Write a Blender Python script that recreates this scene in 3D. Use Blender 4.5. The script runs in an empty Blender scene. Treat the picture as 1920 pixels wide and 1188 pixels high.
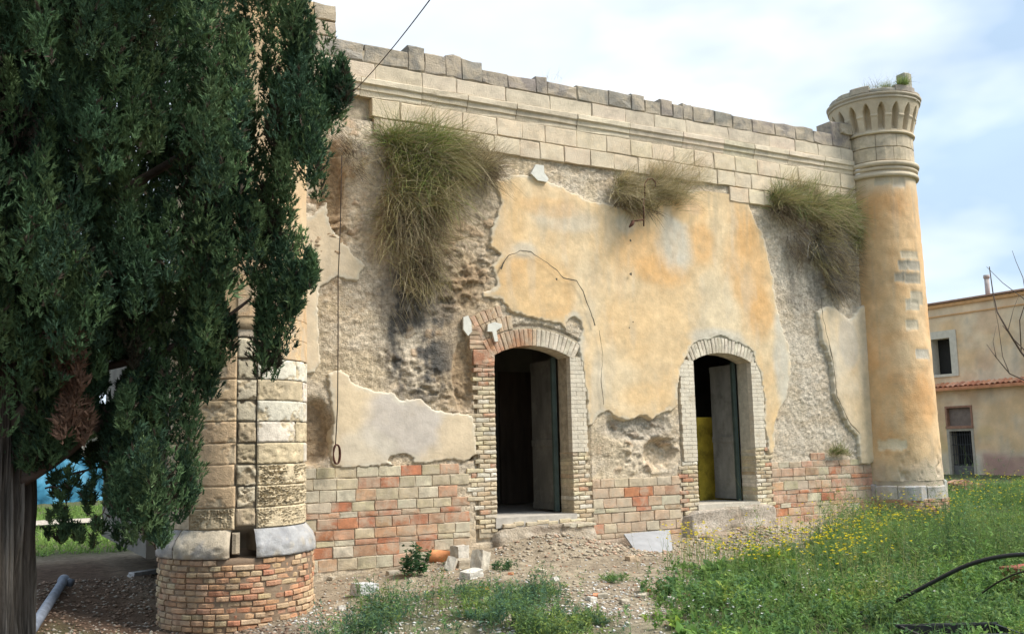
import bpy, math, random
import numpy as np
random.seed(7); RNG = np.random.default_rng(11)
S = bpy.context.scene
COL = bpy.data.collections.new('place'); S.collection.children.link(COL)

# ---------------------------------------------------------------- camera
F = 1850.0; H = 1.55; DW = 12.5
_y = math.radians(29.4); _p = math.radians(7.5); _a = math.radians(-1.3)
fw = np.array([math.sin(_y)*math.cos(_p), math.cos(_y)*math.cos(_p), math.sin(_p)])
_r0 = np.array([math.cos(_y), -math.sin(_y), 0.0]); _u0 = np.cross(_r0, fw)
rt = math.cos(_a)*_r0 + math.sin(_a)*_u0; up = -math.sin(_a)*_r0 + math.cos(_a)*_u0
CAM = np.array([0, 0, H])
from mathutils import Matrix, Vector
cd = bpy.data.cameras.new('camera'); cam = bpy.data.objects.new('camera', cd); COL.objects.link(cam)
cd.sensor_width = 36.0; cd.lens = 36.0*F/1920.0; cd.clip_start = 0.1; cd.clip_end = 2000
M = Matrix(((rt[0], up[0], -fw[0], 0), (rt[1], up[1], -fw[1], 0), (rt[2], up[2], -fw[2], H), (0, 0, 0, 1)))
cam.matrix_world = M
S.camera = cam

# ---------------------------------------------------------------- sky, sun, exposure
SUNV = Vector((0.60, -0.50, 0.95)).normalized()
w = bpy.data.worlds.new('World'); S.world = w; w.use_nodes = True
nt = w.node_tree; nt.nodes.clear()
def N(nt, t, **k):
    n = nt.nodes.new(t)
    for a, b in k.items(): setattr(n, a, b)
    return n
sky = N(nt, 'ShaderNodeTexSky', sky_type='NISHITA', sun_disc=False)
sky.sun_elevation = math.asin(SUNV.z); sky.sun_rotation = math.atan2(SUNV.x, SUNV.y)
sky.air_density = 1.0; sky.dust_density = 2.0; sky.ozone_density = 2.0
tc = N(nt, 'ShaderNodeTexCoord')
mp = N(nt, 'ShaderNodeMapping'); mp.inputs['Scale'].default_value = (1.0, 1.0, 2.2); mp.inputs['Location'].default_value = (0.35, 0.1, 0.0)
nz = N(nt, 'ShaderNodeTexNoise'); nz.inputs['Scale'].default_value = 2.1; nz.inputs['Detail'].default_value = 5; nz.inputs['Roughness'].default_value = 0.5
cr = N(nt, 'ShaderNodeMapRange'); cr.inputs['From Min'].default_value = 0.32; cr.inputs['From Max'].default_value = 0.62
cr.inputs['To Min'].default_value = 0.66; cr.inputs['To Max'].default_value = 1.0
nz2 = N(nt, 'ShaderNodeTexNoise'); nz2.inputs['Scale'].default_value = 3.6; nz2.inputs['Detail'].default_value = 4
cc = N(nt, 'ShaderNodeMixRGB'); cc.inputs[1].default_value = (4.9, 6.4, 8.1, 1); cc.inputs[2].default_value = (10.6, 11.1, 11.6, 1)
mr2 = N(nt, 'ShaderNodeMapRange'); mr2.inputs['From Min'].default_value = 0.47; mr2.inputs['From Max'].default_value = 0.76
mx = N(nt, 'ShaderNodeMixRGB'); bg = N(nt, 'ShaderNodeBackground'); wo = N(nt, 'ShaderNodeOutputWorld')
L = nt.links.new
L(tc.outputs['Generated'], mp.inputs[0]); L(mp.outputs[0], nz.inputs[0]); L(mp.outputs[0], nz2.inputs[0])
L(nz.outputs[0], cr.inputs[0]); L(nz2.outputs[0], mr2.inputs[0]); 
dt = N(nt, 'ShaderNodeVectorMath', operation='DOT_PRODUCT'); nm = N(nt, 'ShaderNodeVectorMath', operation='NORMALIZE')
_b = Vector(tuple(fw*1.0+rt*(-0.12)+up*0.42)).normalized(); dt.inputs[1].default_value = _b[:]
L(tc.outputs['Generated'], nm.inputs[0]); L(nm.outputs[0], dt.inputs[0])
mr3 = N(nt, 'ShaderNodeMapRange'); mr3.inputs['From Min'].default_value = 0.86; mr3.inputs['From Max'].default_value = 1.0; mr3.inputs['To Min'].default_value = -0.02; mr3.inputs['To Max'].default_value = 0.80
L(dt.outputs['Value'], mr3.inputs[0]); ad = N(nt, 'ShaderNodeMath', operation='ADD', use_clamp=True); L(mr2.outputs[0], ad.inputs[0]); L(mr3.outputs[0], ad.inputs[1]); L(ad.outputs[0], cc.inputs[0])
L(cr.outputs[0], mx.inputs[0]); L(sky.outputs[0], mx.inputs[1]); L(cc.outputs[0], mx.inputs[2])
L(mx.outputs[0], bg.inputs[0]); L(bg.outputs[0], wo.inputs[0]); bg.inputs['Strength'].default_value = 0.060
sd = bpy.data.lights.new('sun', 'SUN'); sd.energy = 2.4; sd.angle = math.radians(20); sd.color = (1.0, 0.95, 0.87)
so = bpy.data.objects.new('sun', sd); COL.objects.link(so); so.rotation_euler = SUNV.to_track_quat('Z', 'Y').to_euler(); so.location = (0, -10, 30)
S.view_settings.view_transform = 'Standard'; S.view_settings.look = 'None'; S.view_settings.exposure = 1.20; S.view_settings.gamma = 1.0
try: S.view_settings.use_curve_mapping = False
except Exception: pass

# ---------------------------------------------------------------- helpers
def ray(x, y): return fw + rt*(x-960)/F + up*(594-y)/F
def W(x, y, D=DW):                                  # photo pixel -> (x, z) on the vertical plane y = D
    d = ray(x, y); q = CAM + d*(D/d[1]); return (q[0], q[2])
def G(x, y, z=0.0):                                 # photo pixel -> (x, y) on level z
    d = ray(x, y); q = CAM + d*((z-H)/d[2]); return (q[0], q[1])
def T(x, y, t): return CAM + ray(x, y)*t            # point at distance t along the axis
def proj(P):
    v = np.asarray(P) - CAM; t = v@fw; t = np.where(np.abs(t) < 1e-6, 1e-6, t)
    return 960+F*(v@rt)/t, 594-F*(v@up)/t, t

def _hash(i, j, k, s):
    h = (i*374761393 + j*668265263 + k*2147483647 + s*1274126177) & 0xFFFFFFFF
    h = ((h ^ (h >> 13))*1274126177) & 0xFFFFFFFF
    h = ((h ^ (h >> 16))*2246822519) & 0xFFFFFFFF
    return ((h ^ (h >> 15)) & 0xFFFFFF)/float(0xFFFFFF)
def vnoise(x, y, z=None, seed=0):
    x = np.asarray(x, float); y = np.asarray(y, float); z = np.zeros_like(x) if z is None else np.asarray(z, float)
    xi = np.floor(x).astype(np.int64); yi = np.floor(y).astype(np.int64); zi = np.floor(z).astype(np.int64)
    fx = x-xi; fy = y-yi; fz = z-zi
    fx = fx*fx*(3-2*fx); fy = fy*fy*(3-2*fy); fz = fz*fz*(3-2*fz)
    r = 0
    for a in (0, 1):
        for b in (0, 1):
            for c in (0, 1):
                r = r + _hash(xi+a, yi+b, zi+c, seed)*(fx if a else 1-fx)*(fy if b else 1-fy)*(fz if c else 1-fz)
    return r
def fbm(x, y, z=None, seed=0, oct=4, gain=0.5):
    r = 0; amp = 1; tot = 0; f = 1
    for o in range(oct):
        r = r + amp*(vnoise(x*f, y*f, None if z is None else z*f, seed+o*17)-0.5); tot += amp; amp *= gain; f *= 2.03
    return r/tot*2                                   # about -1..1
def worley(x, y, seed=0):
    xi = np.floor(x).astype(np.int64); yi = np.floor(y).astype(np.int64)
    f1 = np.full(x.shape, 9.0); f2 = np.full(x.shape, 9.0); idr = np.zeros(x.shape)
    for a in (-1, 0, 1):
        for b in (-1, 0, 1):
            cx = xi+a; cy = yi+b
            px = cx+0.1+0.8*_hash(cx, cy, 3, seed); py = cy+0.1+0.8*_hash(cx, cy, 7, seed)
            d = np.hypot(px-x, py-y); rid = _hash(cx, cy, 11, seed)
            n = d < f1
            f2 = np.where(n, f1, np.minimum(f2, d)); idr = np.where(n, rid, idr); f1 = np.where(n, d, f1)
    return f1, f2, idr
def sdf(X, Z, poly):                                # positive inside
    p = np.array(poly, float); n = len(p); d = np.full(X.shape, 1e9); ins = np.zeros(X.shape, bool)
    for i in range(n):
        a = p[i]; b = p[(i+1) % n]; e = b-a
        wx = X-a[0]; wz = Z-a[1]; t = np.clip((wx*e[0]+wz*e[1])/(e@e+1e-12), 0, 1)
        d = np.minimum(d, np.hypot(wx-e[0]*t, wz-e[1]*t))
        c = (a[1] > Z) != (b[1] > Z)
        den = (b[1]-a[1]) if abs(b[1]-a[1]) > 1e-9 else 1e-9
        ins ^= c & (X < (b[0]-a[0])*(Z-a[1])/den + a[0])
    return np.where(ins, d, -d)
def sst(e0, e1, x):
    t = np.clip((x-e0)/(e1-e0), 0, 1); return t*t*(3-2*t)
def WP(pts): return [W(*q) for q in pts]

def mesh(name, V, Fc, col=None, smooth=False):
    V = np.asarray(V, np.float32); Fc = np.asarray(Fc, np.int32); k = Fc.shape[1]
    me = bpy.data.meshes.new(name)
    me.vertices.add(len(V)); me.vertices.foreach_set('co', V.ravel())
    me.loops.add(Fc.size); me.loops.foreach_set('vertex_index', Fc.ravel())
    me.polygons.add(len(Fc)); me.polygons.foreach_set('loop_start', np.arange(0, Fc.size, k, dtype=np.int32))
    me.polygons.foreach_set('loop_total', np.full(len(Fc), k, np.int32))
    if smooth: me.polygons.foreach_set('use_smooth', np.ones(len(Fc), bool))
    me.update(calc_edges=True)
    if col is not None:
        c = np.ones((len(V), 4), np.float32); c[:, :3] = col
        at = me.color_attributes.new('Col', 'FLOAT_COLOR', 'POINT'); at.data.foreach_set('color', c.ravel())
    return me
def link(name, me, m=None, parent=None, loc=None, rot=None, scale=None, color=None):
    o = bpy.data.objects.new(name, me); COL.objects.link(o)
    if me is not None and m is not None and not me.materials: me.materials.append(m)
    if parent is not None: o.parent = parent
    if loc is not None: o.location = loc
    if rot is not None: o.rotation_euler = rot
    if scale is not None: o.scale = scale
    if color is not None: o.color = (*color, 1)
    return o
def empty(name, loc=(0, 0, 0)):
    o = bpy.data.objects.new(name, None); COL.objects.link(o); o.location = loc; o.empty_display_size = 0.2; return o
def tag(o, label=None, cat=None, group=None, kind=None):
    if label: o['label'] = label
    if cat: o['category'] = cat
    if group: o['group'] = group
    if kind: o['kind'] = kind
    return o
def wloc(o):
    v = Vector(o.location)
    while o.parent is not None: o = o.parent; v += Vector(o.location)
    return v
def under(o, root):                                 # parent keeping world coordinates (roots are only translated)
    o.location = Vector(o.location) - wloc(root); o.parent = root; return o

class MB:                                           # small polygon soup builder
    def __init__(s): s.v = []; s.f = []
    def add(s, v, f):
        b = len(s.v); s.v += [tuple(q) for q in v]; s.f += [tuple(i+b for i in q) for q in f]
    def box(s, x0, x1, y0, y1, z0, z1):
        s.add([(x0,y0,z0),(x1,y0,z0),(x1,y1,z0),(x0,y1,z0),(x0,y0,z1),(x1,y0,z1),(x1,y1,z1),(x0,y1,z1)],
              [(3,2,1,0),(4,5,6,7),(0,1,5,4),(1,2,6,5),(2,3,7,6),(3,0,4,7)])
    def tube(s, pts, rad, n=8, cap=True):
        pts = [Vector(p) for p in pts]; rad = rad if hasattr(rad, '__len__') else [rad]*len(pts)
        rings = []; prev = None
        for i, p in enumerate(pts):
            d = (pts[min(i+1, len(pts)-1)]-pts[max(i-1, 0)]).normalized()
            if prev is None: a = d.orthogonal().normalized()
            else: a = (prev-d*prev.dot(d)); a = a.normalized() if a.length > 1e-6 else d.orthogonal().normalized()
            prev = a; b = d.cross(a)
            rings.append([p+(a*math.cos(2*math.pi*k/n)+b*math.sin(2*math.pi*k/n))*rad[i] for k in range(n)])
        v = [q for r in rings for q in r]; f = []
        for i in range(len(pts)-1):
            for k in range(n): f.append((i*n+k, i*n+(k+1) % n, (i+1)*n+(k+1) % n, (i+1)*n+k))
        if cap: f.append(tuple(range(n-1, -1, -1))); f.append(tuple((len(pts)-1)*n+k for k in range(n)))
        s.add(v, f)
    def build(s, name, smooth=False):
        me = bpy.data.meshes.new(name); me.from_pydata(s.v, [], s.f); me.update()
        if smooth:
            for p in me.polygons: p.use_smooth = True
        return me

# ---------------------------------------------------------------- materials
def mat(name, base=None, attr=None, objcol=False, rough=0.9, var=0.25, vscale=6.0, bump=0.3, bscale=40.0, bdist=0.01,
        stain=None, stain_amt=0.0, stain_scale=3.0, smear=None, smear_amt=0.5, smear_scale=5.0, trans=0.0, spec=0.2, metal=0.0, stretch=None):
    m = bpy.data.materials.new(name); m.use_nodes = True; n = m.node_tree; n.nodes.clear(); lk = n.links.new
    out = N(n, 'ShaderNodeOutputMaterial'); b = N(n, 'ShaderNodeBsdfPrincipled')
    b.inputs['Roughness'].default_value = rough; b.inputs['Specular IOR Level'].default_value = spec; b.inputs['Metallic'].default_value = metal
    g = N(n, 'ShaderNodeNewGeometry')
    pos = g.outputs['Position']
    if stretch:
        mpn = N(n, 'ShaderNodeMapping'); mpn.inputs['Scale'].default_value = stretch; lk(pos, mpn.inputs[0]); pos = mpn.outputs[0]
    if objcol: src = N(n, 'ShaderNodeObjectInfo').outputs['Color']
    elif attr: src = N(n, 'ShaderNodeAttribute', attribute_name=attr).outputs['Color']
    else:
        rg = N(n, 'ShaderNodeRGB'); rg.outputs[0].default_value = (*base, 1); src = rg.outputs[0]
    n1 = N(n, 'ShaderNodeTexNoise'); n1.inputs['Scale'].default_value = vscale; n1.inputs['Detail'].default_value = 6; n1.inputs['Roughness'].default_value = 0.62
    lk(pos, n1.inputs['Vector'])
    mrn = N(n, 'ShaderNodeMapRange'); mrn.inputs['From Min'].default_value = 0.3; mrn.inputs['From Max'].default_value = 0.7
    mrn.inputs['To Min'].default_value = 1-var; mrn.inputs['To Max'].default_value = 1+var
    lk(n1.outputs[0], mrn.inputs[0])
    vm = N(n, 'ShaderNodeVectorMath', operation='SCALE'); lk(src, vm.inputs[0]); lk(mrn.outputs[0], vm.inputs['Scale'])
    cur = vm.outputs[0]
    if stain:
        n2 = N(n, 'ShaderNodeTexNoise'); n2.inputs['Scale'].default_value = stain_scale; n2.inputs['Detail'].default_value = 8; n2.inputs['Roughness'].default_value = 0.7
        lk(g.outputs['Position'], n2.inputs['Vector'])
        r2 = N(n, 'ShaderNodeMapRange'); r2.inputs['From Min'].default_value = 0.5; r2.inputs['From Max'].default_value = 0.68
        r2.inputs['To Max'].default_value = stain_amt; lk(n2.outputs[0], r2.inputs[0])
        mxx = N(n, 'ShaderNodeMixRGB'); lk(r2.outputs[0], mxx.inputs[0]); lk(cur, mxx.inputs[1]); mxx.inputs[2].default_value = (*stain, 1)
        cur = mxx.outputs[0]
    if smear:
        n4 = N(n, 'ShaderNodeTexNoise'); n4.inputs['Scale'].default_value = smear_scale; n4.inputs['Detail'].default_value = 9; n4.inputs['Roughness'].default_value = 0.72; n4.inputs['Distortion'].default_value = 0.4
        mo = N(n, 'ShaderNodeVectorMath', operation='ADD'); mo.inputs[1].default_value = (13.1, 4.7, 9.3); lk(g.outputs['Position'], mo.inputs[0]); lk(mo.outputs[0], n4.inputs['Vector'])
        r4 = N(n, 'ShaderNodeMapRange'); r4.inputs['From Min'].default_value = 0.44; r4.inputs['From Max'].default_value = 0.60
        r4.inputs['To Max'].default_value = smear_amt; lk(n4.outputs[0], r4.inputs[0])
        mx4 = N(n, 'ShaderNodeMixRGB'); lk(r4.outputs[0], mx4.inputs[0]); lk(cur, mx4.inputs[1]); mx4.inputs[2].default_value = (*smear, 1); cur = mx4.outputs[0]
    lk(cur, b.inputs['Base Color'])
    if bump:
        n3 = N(n, 'ShaderNodeTexNoise'); n3.inputs['Scale'].default_value = bscale; n3.inputs['Detail'].default_value = 5; n3.inputs['Roughness'].default_value = 0.65
        lk(pos, n3.inputs['Vector'])
        bp = N(n, 'ShaderNodeBump'); bp.inputs['Strength'].default_value = bump; bp.inputs['Distance'].default_value = bdist
        lk(n3.outputs[0], bp.inputs['Height']); lk(bp.outputs[0], b.inputs['Normal'])
    sh = b.outputs[0]
    if trans:
        tr = N(n, 'ShaderNodeBsdfTranslucent'); lk(cur, tr.inputs[0]); ms = N(n, 'ShaderNodeMixShader'); ms.inputs[0].default_value = trans
        lk(b.outputs[0], ms.inputs[1]); lk(tr.outputs[0], ms.inputs[2]); sh = ms.outputs[0]
    lk(sh, out.inputs[0]); return m
MASON = mat('masonry', objcol=True, var=0.30, vscale=9, bump=0.9, bscale=55, bdist=0.012, stain=(0.20, 0.17, 0.13), stain_amt=0.5, stain_scale=4, smear=(0.50, 0.42, 0.31), smear_amt=0.68, smear_scale=4.5)
BRICKM = mat('old_brick', objcol=True, var=0.32, vscale=10, bump=0.9, bscale=55, bdist=0.012, stain=(0.16, 0.12, 0.09), stain_amt=0.55, stain_scale=4, smear=(0.46, 0.36, 0.25), smear_amt=0.35, smear_scale=5)
ASHM = mat('pale_ashlar', objcol=True, var=0.20, vscale=7, bump=0.9, bscale=50, bdist=0.014, stain=(0.42, 0.36, 0.27), stain_amt=0.5, stain_scale=3, smear=(0.70, 0.60, 0.45), smear_amt=0.6, smear_scale=2.6)
PARM = mat('weathered_parapet', objcol=True, var=0.30, vscale=9, bump=1.0, bscale=45, bdist=0.02, stain=(0.15, 0.14, 0.125), stain_amt=0.75, stain_scale=4.5, smear=(0.56, 0.46, 0.33), smear_amt=0.7, smear_scale=3.4)
MASONA = mat('masonry_painted', attr='Col', var=0.22, vscale=9, bump=0.8, bscale=55, bdist=0.012, stain=(0.22, 0.19, 0.15), stain_amt=0.3, stain_scale=6)
RUB = mat('rubble', attr='Col', var=0.34, vscale=22, bump=1.0, bscale=45, bdist=0.03, rough=0.97)
PLA = mat('plaster', attr='Col', var=0.13, vscale=5, bump=0.5, bscale=30, bdist=0.010, rough=0.93, stain=(0.40, 0.33, 0.22), stain_amt=0.35, stain_scale=2.3)
MORT = mat('mortar', base=(0.42, 0.35, 0.25), var=0.35, vscale=12, bump=0.9, bscale=50, bdist=0.015)
MORTW = mat('lime_mortar', base=(0.52, 0.47, 0.37), var=0.2, vscale=12, bump=0.8, bscale=50, bdist=0.012)
GRD = mat('soil', attr='Col', var=0.40, vscale=9, bump=1.0, bscale=28, bdist=0.03, rough=1.0, spec=0.05)
VEG = mat('foliage', attr='Col', var=0.25, vscale=3, bump=0, trans=0.42, rough=0.7, spec=0.25)
CYP = mat('cypress_foliage', attr='Col', var=0.2, vscale=3, bump=0, trans=0.20, rough=0.75, spec=0.2)
DRY = mat('dry_grass', attr='Col', var=0.25, vscale=4, bump=0, trans=0.25, rough=0.85, spec=0.1)
BARK = mat('bark', attr='Col', var=0.45, vscale=14, bump=1.0, bscale=30, bdist=0.03, stretch=(1, 1, 0.13), rough=1.0)
STONE = mat('loose_stone', objcol=True, var=0.3, vscale=14, bump=0.8, bscale=60, bdist=0.01)
BLACKP = mat('black_plastic', base=(0.018, 0.018, 0.020), var=0.2, bump=0.1, rough=0.38, spec=0.5)
RUST = mat('rusty_iron', base=(0.10, 0.045, 0.03), var=0.5, vscale=30, bump=0.6, bscale=90, rough=0.9)
CABLE = mat('cable_rubber', base=(0.06, 0.045, 0.035), var=0.2, bump=0, rough=0.7)
PIPE = mat('grey_pipe', base=(0.16, 0.18, 0.22), var=0.3, vscale=10, bump=0.1, rough=0.5)
DOORG = mat('door_board', base=(0.27, 0.26, 0.23), var=0.3, vscale=4, bump=0.4, bscale=20, rough=0.8, stain=(0.12, 0.11, 0.09), stain_amt=0.6, stain_scale=4, stretch=(1, 1, 0.4))
DOORE = mat('door_edge_green', base=(0.06, 0.08, 0.068), var=0.25, bump=0.2, rough=0.6)
WOODD = mat('dark_wood', base=(0.10, 0.075, 0.055), var=0.35, vscale=8, bump=0.5, rough=0.8, stretch=(1, 1, 0.15))
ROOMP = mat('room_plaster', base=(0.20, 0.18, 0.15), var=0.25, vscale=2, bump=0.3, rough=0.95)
YEL = mat('yellow_paint', base=(0.55, 0.40, 0.05), var=0.6, vscale=1.6, bump=0.3, rough=0.9, stain=(0.10, 0.09, 0.02), stain_amt=0.9, stain_scale=2.5)
CONC = mat('grey_slab', base=(0.33, 0.33, 0.335), var=0.12, vscale=8, bump=0.3, rough=0.9)
TERRA = mat('terracotta', objcol=True, var=0.3, vscale=10, bump=0.5, rough=0.9)
REND = mat('old_render', attr='Col', var=0.14, vscale=3, bump=0.6, bscale=35, bdist=0.012, stain=(0.38, 0.30, 0.20), stain_amt=0.4, stain_scale=2.0)
FACM = mat('facade_render', attr='Col', var=0.16, vscale=1.5, bump=0.5, bscale=20, bdist=0.02, stain=(0.55, 0.40, 0.24), stain_amt=0.35, stain_scale=0.8)
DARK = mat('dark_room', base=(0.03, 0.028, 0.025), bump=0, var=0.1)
GRILLE = mat('grille_iron', base=(0.05, 0.05, 0.05), bump=0, var=0.1, rough=0.6)
BLUE = mat('blue_sheet', base=(0.05, 0.20, 0.30), var=0.3, vscale=4, bump=0.2, rough=0.6)
WHITEP = mat('white_bag', base=(0.75, 0.75, 0.74), var=0.1, bump=0.4, rough=0.6)

# ---------------------------------------------------------------- ground
def gauss(x, y, cx, cy, rx, ry): return np.exp(-((x-cx)/rx)**2-((y-cy)/ry)**2)
def gz(x, y):
    x = np.asarray(x, float); y = np.asarray(y, float)
    z = -0.30*gauss(x, y, 2.4, 11.2, 1.9, 1.6) + 0.02
    z = z - 0.10*sst(6, 0, x)*sst(5, 9, y)
    nw = sst(10.6, 12.4, y)
    z = z + nw*(0.27*gauss(x, 0, 7.5, 0, 1.15, 1) + 0.20*gauss(x, 0, 11.1, 0, 1.3, 1) + 0.17*sst(11.8, 13.2, x))
    z = z - 0.12*gauss(x, y, 9.5, 11.7, 1.2, 0.9)
    z = z + 0.05*fbm(x*0.7, y*0.7, seed=5, oct=3) + 0.040*fbm(x*3.6, y*3.6, seed=6, oct=4, gain=.6)
    z = z + 0.25*gauss(x, y, 19.3, 13.6, 0.9, 0.5)
    return z*sst(60, 25, np.hypot(x-8, y-8))
def nonuni(a, b, fine, lo, hi):
    c = list(np.arange(a, b, fine)); s = fine
    x = c[-1]
    while x < hi: s *= 1.22; x += s; c.append(x)
    s = fine; x = c[0]; pre = []
    while x > lo: s *= 1.22; x -= s; pre.append(x)
    return np.array(pre[::-1]+c)
gx = nonuni(-0.5, 17, 0.05, -600, 600); gy = nonuni(4.6, 13.2, 0.05, -300, 900)
GX, GY = np.meshgrid(gx, gy); GZ = gz(GX, GY)
MEAD = [G(*q) for q in [(1170,1240),(1230,1130),(1262,1078),(1330,1062),(1420,1052),(1520,1040),(1600,1018),(1655,990)]] + [(16.5,12.9),(17,16),(60,60),(60,-10),(6,2)]
MFG = [G(*q) for q in [(600,1230),(640,1150),(700,1108),(800,1100),(960,1098),(1060,1110),(1180,1160),(1230,1230)]]
LEFTG = [G(*q) for q in [(20,1240),(50,1140),(100,1120),(170,1130),(260,1165),(300,1230)]]
def cover(x, y):
    n = 0.5*fbm(x*0.9, y*0.9, seed=21, oct=3)
    a = sst(-0.25, 0.35, sdf(x, y, MEAD)+n*0.8)
    b = 0.72*sst(-0.15, 0.3, sdf(x, y, MFG)+n*0.6)
    c = 0.6*sst(-0.1, 0.3, sdf(x, y, LEFTG)+n*0.4)
    d = sst(17.5, 18.5, y)*sst(16, 10, x)
    return np.clip(np.maximum.reduce([a, b, c, d]), 0, 1)
cv = cover(GX, GY)
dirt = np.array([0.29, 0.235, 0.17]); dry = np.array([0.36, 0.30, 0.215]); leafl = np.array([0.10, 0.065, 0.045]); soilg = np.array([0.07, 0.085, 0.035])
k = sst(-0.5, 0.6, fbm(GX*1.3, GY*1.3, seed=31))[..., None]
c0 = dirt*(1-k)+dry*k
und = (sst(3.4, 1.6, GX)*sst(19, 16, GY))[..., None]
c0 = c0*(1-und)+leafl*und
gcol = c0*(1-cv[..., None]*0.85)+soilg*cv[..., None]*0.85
far = sst(40, 60, np.hypot(GX, GY))[..., None]
gcol = gcol*(1-far)+np.array([0.09, 0.12, 0.045])*far
ny, nx = GX.shape
idx = np.arange(ny*nx).reshape(ny, nx)
def gridfaces(idx, keep=None):
    f = np.stack([idx[:-1, :-1], idx[:-1, 1:], idx[1:, 1:], idx[1:, :-1]], -1)
    return f[keep] if keep is not None else f.reshape(-1, 4)
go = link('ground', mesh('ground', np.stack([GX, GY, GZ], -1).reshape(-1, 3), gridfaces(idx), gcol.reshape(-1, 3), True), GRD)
tag(go, kind='structure')
# sandy path far behind the cypress
px = np.linspace(-14, 12, 40); pv = []
for x in px:
    for dy, dz in ((-0.9, 0), (0, 0.01), (0.9, 0)): pv.append((x, 25.6+0.05*x+dy+0.15*math.sin(x), float(gz(x, 25.6))*0+0.055+dz))
pf = [(3*i+j, 3*i+3+j, 3*i+4+j, 3*i+1+j) for i in range(39) for j in (0, 1)]
tag(link('path', mesh('path', pv, pf, np.tile([[0.50, 0.43, 0.35]], (len(pv), 1)), True), GRD), kind='structure')

# ---------------------------------------------------------------- the castle wall
castle = tag(empty('castle_wall', (9, DW, 0)), 'ruined castle wall of ashlar, rubble and peeling ochre plaster with two arched doorways', 'castle')
X0, X1 = 2.3, 14.75; Z0, Z1 = -0.5, 7.15
# door openings: x0, x1, sill, spring, apex
DOORS = [(6.74, 8.02, 0.56, 2.87, 3.02), (10.40, 11.63, 0.57, 2.87, 3.01)]
def door_sdf(x, z, grow=0.0):
    r = np.full(np.shape(x), -9.0)
    for x0, x1, s, sp, ap in DOORS:
        h = ap-sp; wd = x1-x0; R = wd*wd/(8*h)+h/2; cx = (x0+x1)/2; cz = ap-R
        box = np.minimum.reduce([x-x0, x1-x, z-s+0.0*x])
        arc = R-np.hypot(x-cx, z-cz)
        r = np.maximum(r, np.minimum(box, arc))
    return r+grow
main = WP([(925,340),(962,326),(1003,330),(1035,342),(1062,356),(1085,366),(1118,378),(1165,388),(1210,384),(1262,366),(1300,356),(1345,350),
           (1392,358),(1408,400),(1432,450),(1446,505),(1456,560),(1463,610),(1478,650),(1483,700),(1472,745),(1453,790),(1452,850),
           (1440,858),(1425,700),(1405,655),(1350,630),(1300,645),(1275,690),(1272,760),(1262,768),(1240,772),(1222,783),(1205,777),(1182,788),(1160,784),(1140,772),(1128,776),(1112,795),
           (1100,800),(1094,700),(1080,640),(1050,608),(1000,598),(955,585),(940,560),(903,560),(905,548),(935,535),(920,500),(936,478),(920,465),(918,430),(930,405),(938,380)])
lowl = WP([(612,700),(640,690),(665,715),(700,735),(735,738),(748,752),(790,748),(812,765),(850,772),(885,780),(893,815),(890,850),(868,862),(835,858),(800,868),(720,872),(640,874),(624,868),(627,800),(622,752)])
strip = WP([(540,430),(612,380),(622,430),(660,470),(685,498),(668,525),(632,520),(600,535),(598,600),(603,680),(590,700),(560,700)])
rstr = WP([(1530,585),(1560,575),(1590,600),(1625,560),(1700,560),(1700,870),(1612,868),(1606,818),(1583,790),(1562,740),(1556,690),(1540,645)])
midl = WP([(640,300),(668,290),(672,330),(655,360),(640,350)])
PATCHES = [main, lowl, strip, rstr]
def plaster_field(x, z):
    wob = 0.070*fbm(x*2.6, z*2.6, seed=41, oct=5, gain=0.68)+0.018*fbm(x*17, z*17, seed=42, oct=2)
    f = np.full(x.shape, -9.0)
    for p in PATCHES: f = np.maximum(f, sdf(x, z, p))
    holes = [(1075, 617, 16, 24), (752, 862, 22, 9)]
    for hx, hy, ra, rb in holes:
        a, b = W(hx, hy); f = np.minimum(f, (np.hypot((x-a)/(ra/125), (z-b)/(rb/125))-1)*0.10)
    return f+wob
ASH_Z = [5.62, 5.885, 6.145, 6.43, 6.69, 6.93, 7.20]
xs = np.arange(3.2, X1+.001, 0.019); zs = np.arange(Z0, 6.1, 0.019)
XX, ZZ = np.meshgrid(xs, zs)
wx_ = fbm(XX*3, ZZ*3, seed=3, oct=5, gain=.65); wz_ = fbm(XX*3, ZZ*3, seed=4, oct=5, gain=.65)
f1, f2, rid = worley(XX/0.19+1.0*wx_, ZZ/0.115+1.0*wz_, 9)
g1, g2, rid2 = worley(XX/0.065+.8*wz_, ZZ/0.05+.8*wx_, 13)
n1 = fbm(XX*1.6, ZZ*1.6, seed=50, oct=5, gain=0.6); n2 = fbm(XX*9, ZZ*12, seed=51, oct=3)
stone = sst(0.02, 0.30, f2-f1)
def wb(px_, py_, rx, ry, s=0, hard=0.25):              # blob in wall metres with ragged edge
    a, b = W(px_, py_); sc = 1/128.0
    d = np.hypot((XX-a)/(rx*sc), (ZZ-b)/(ry*sc))
    return sst(1+hard, 1-hard, d+0.35*fbm(XX*2.7+s, ZZ*2.7, seed=60+s))
lumpy = np.clip(wb(830,650,110,130,1)+wb(1190,830,90,60,2)+wb(620,330,60,160,3)+wb(870,420,80,130,4)+wb(1540,480,90,120,6), 0, 1)
rdg = 1-2*np.abs(fbm(XX*4.2, ZZ*5.2, seed=55, oct=5, gain=.62)); fine = fbm(XX*15, ZZ*17, seed=56, oct=3, gain=.6)
smo = sst(-.15, .35, fbm(XX*1.3, ZZ*1.3, seed=58, oct=4))*.75
rgh = 1-smo
dep = 0.022 - 0.026*n1 - (0.004+0.042*lumpy)*stone*sst(0.45, 0.85, rid)*rgh - 0.012*n2*(.4+lumpy)*rgh - (0.013+.010*lumpy)*sst(0, .4, g2-g1)*sst(.35, .9, rid2)*rgh - .022*(rdg-.6)*(.4+.7*lumpy)*rgh - .009*fine
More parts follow.
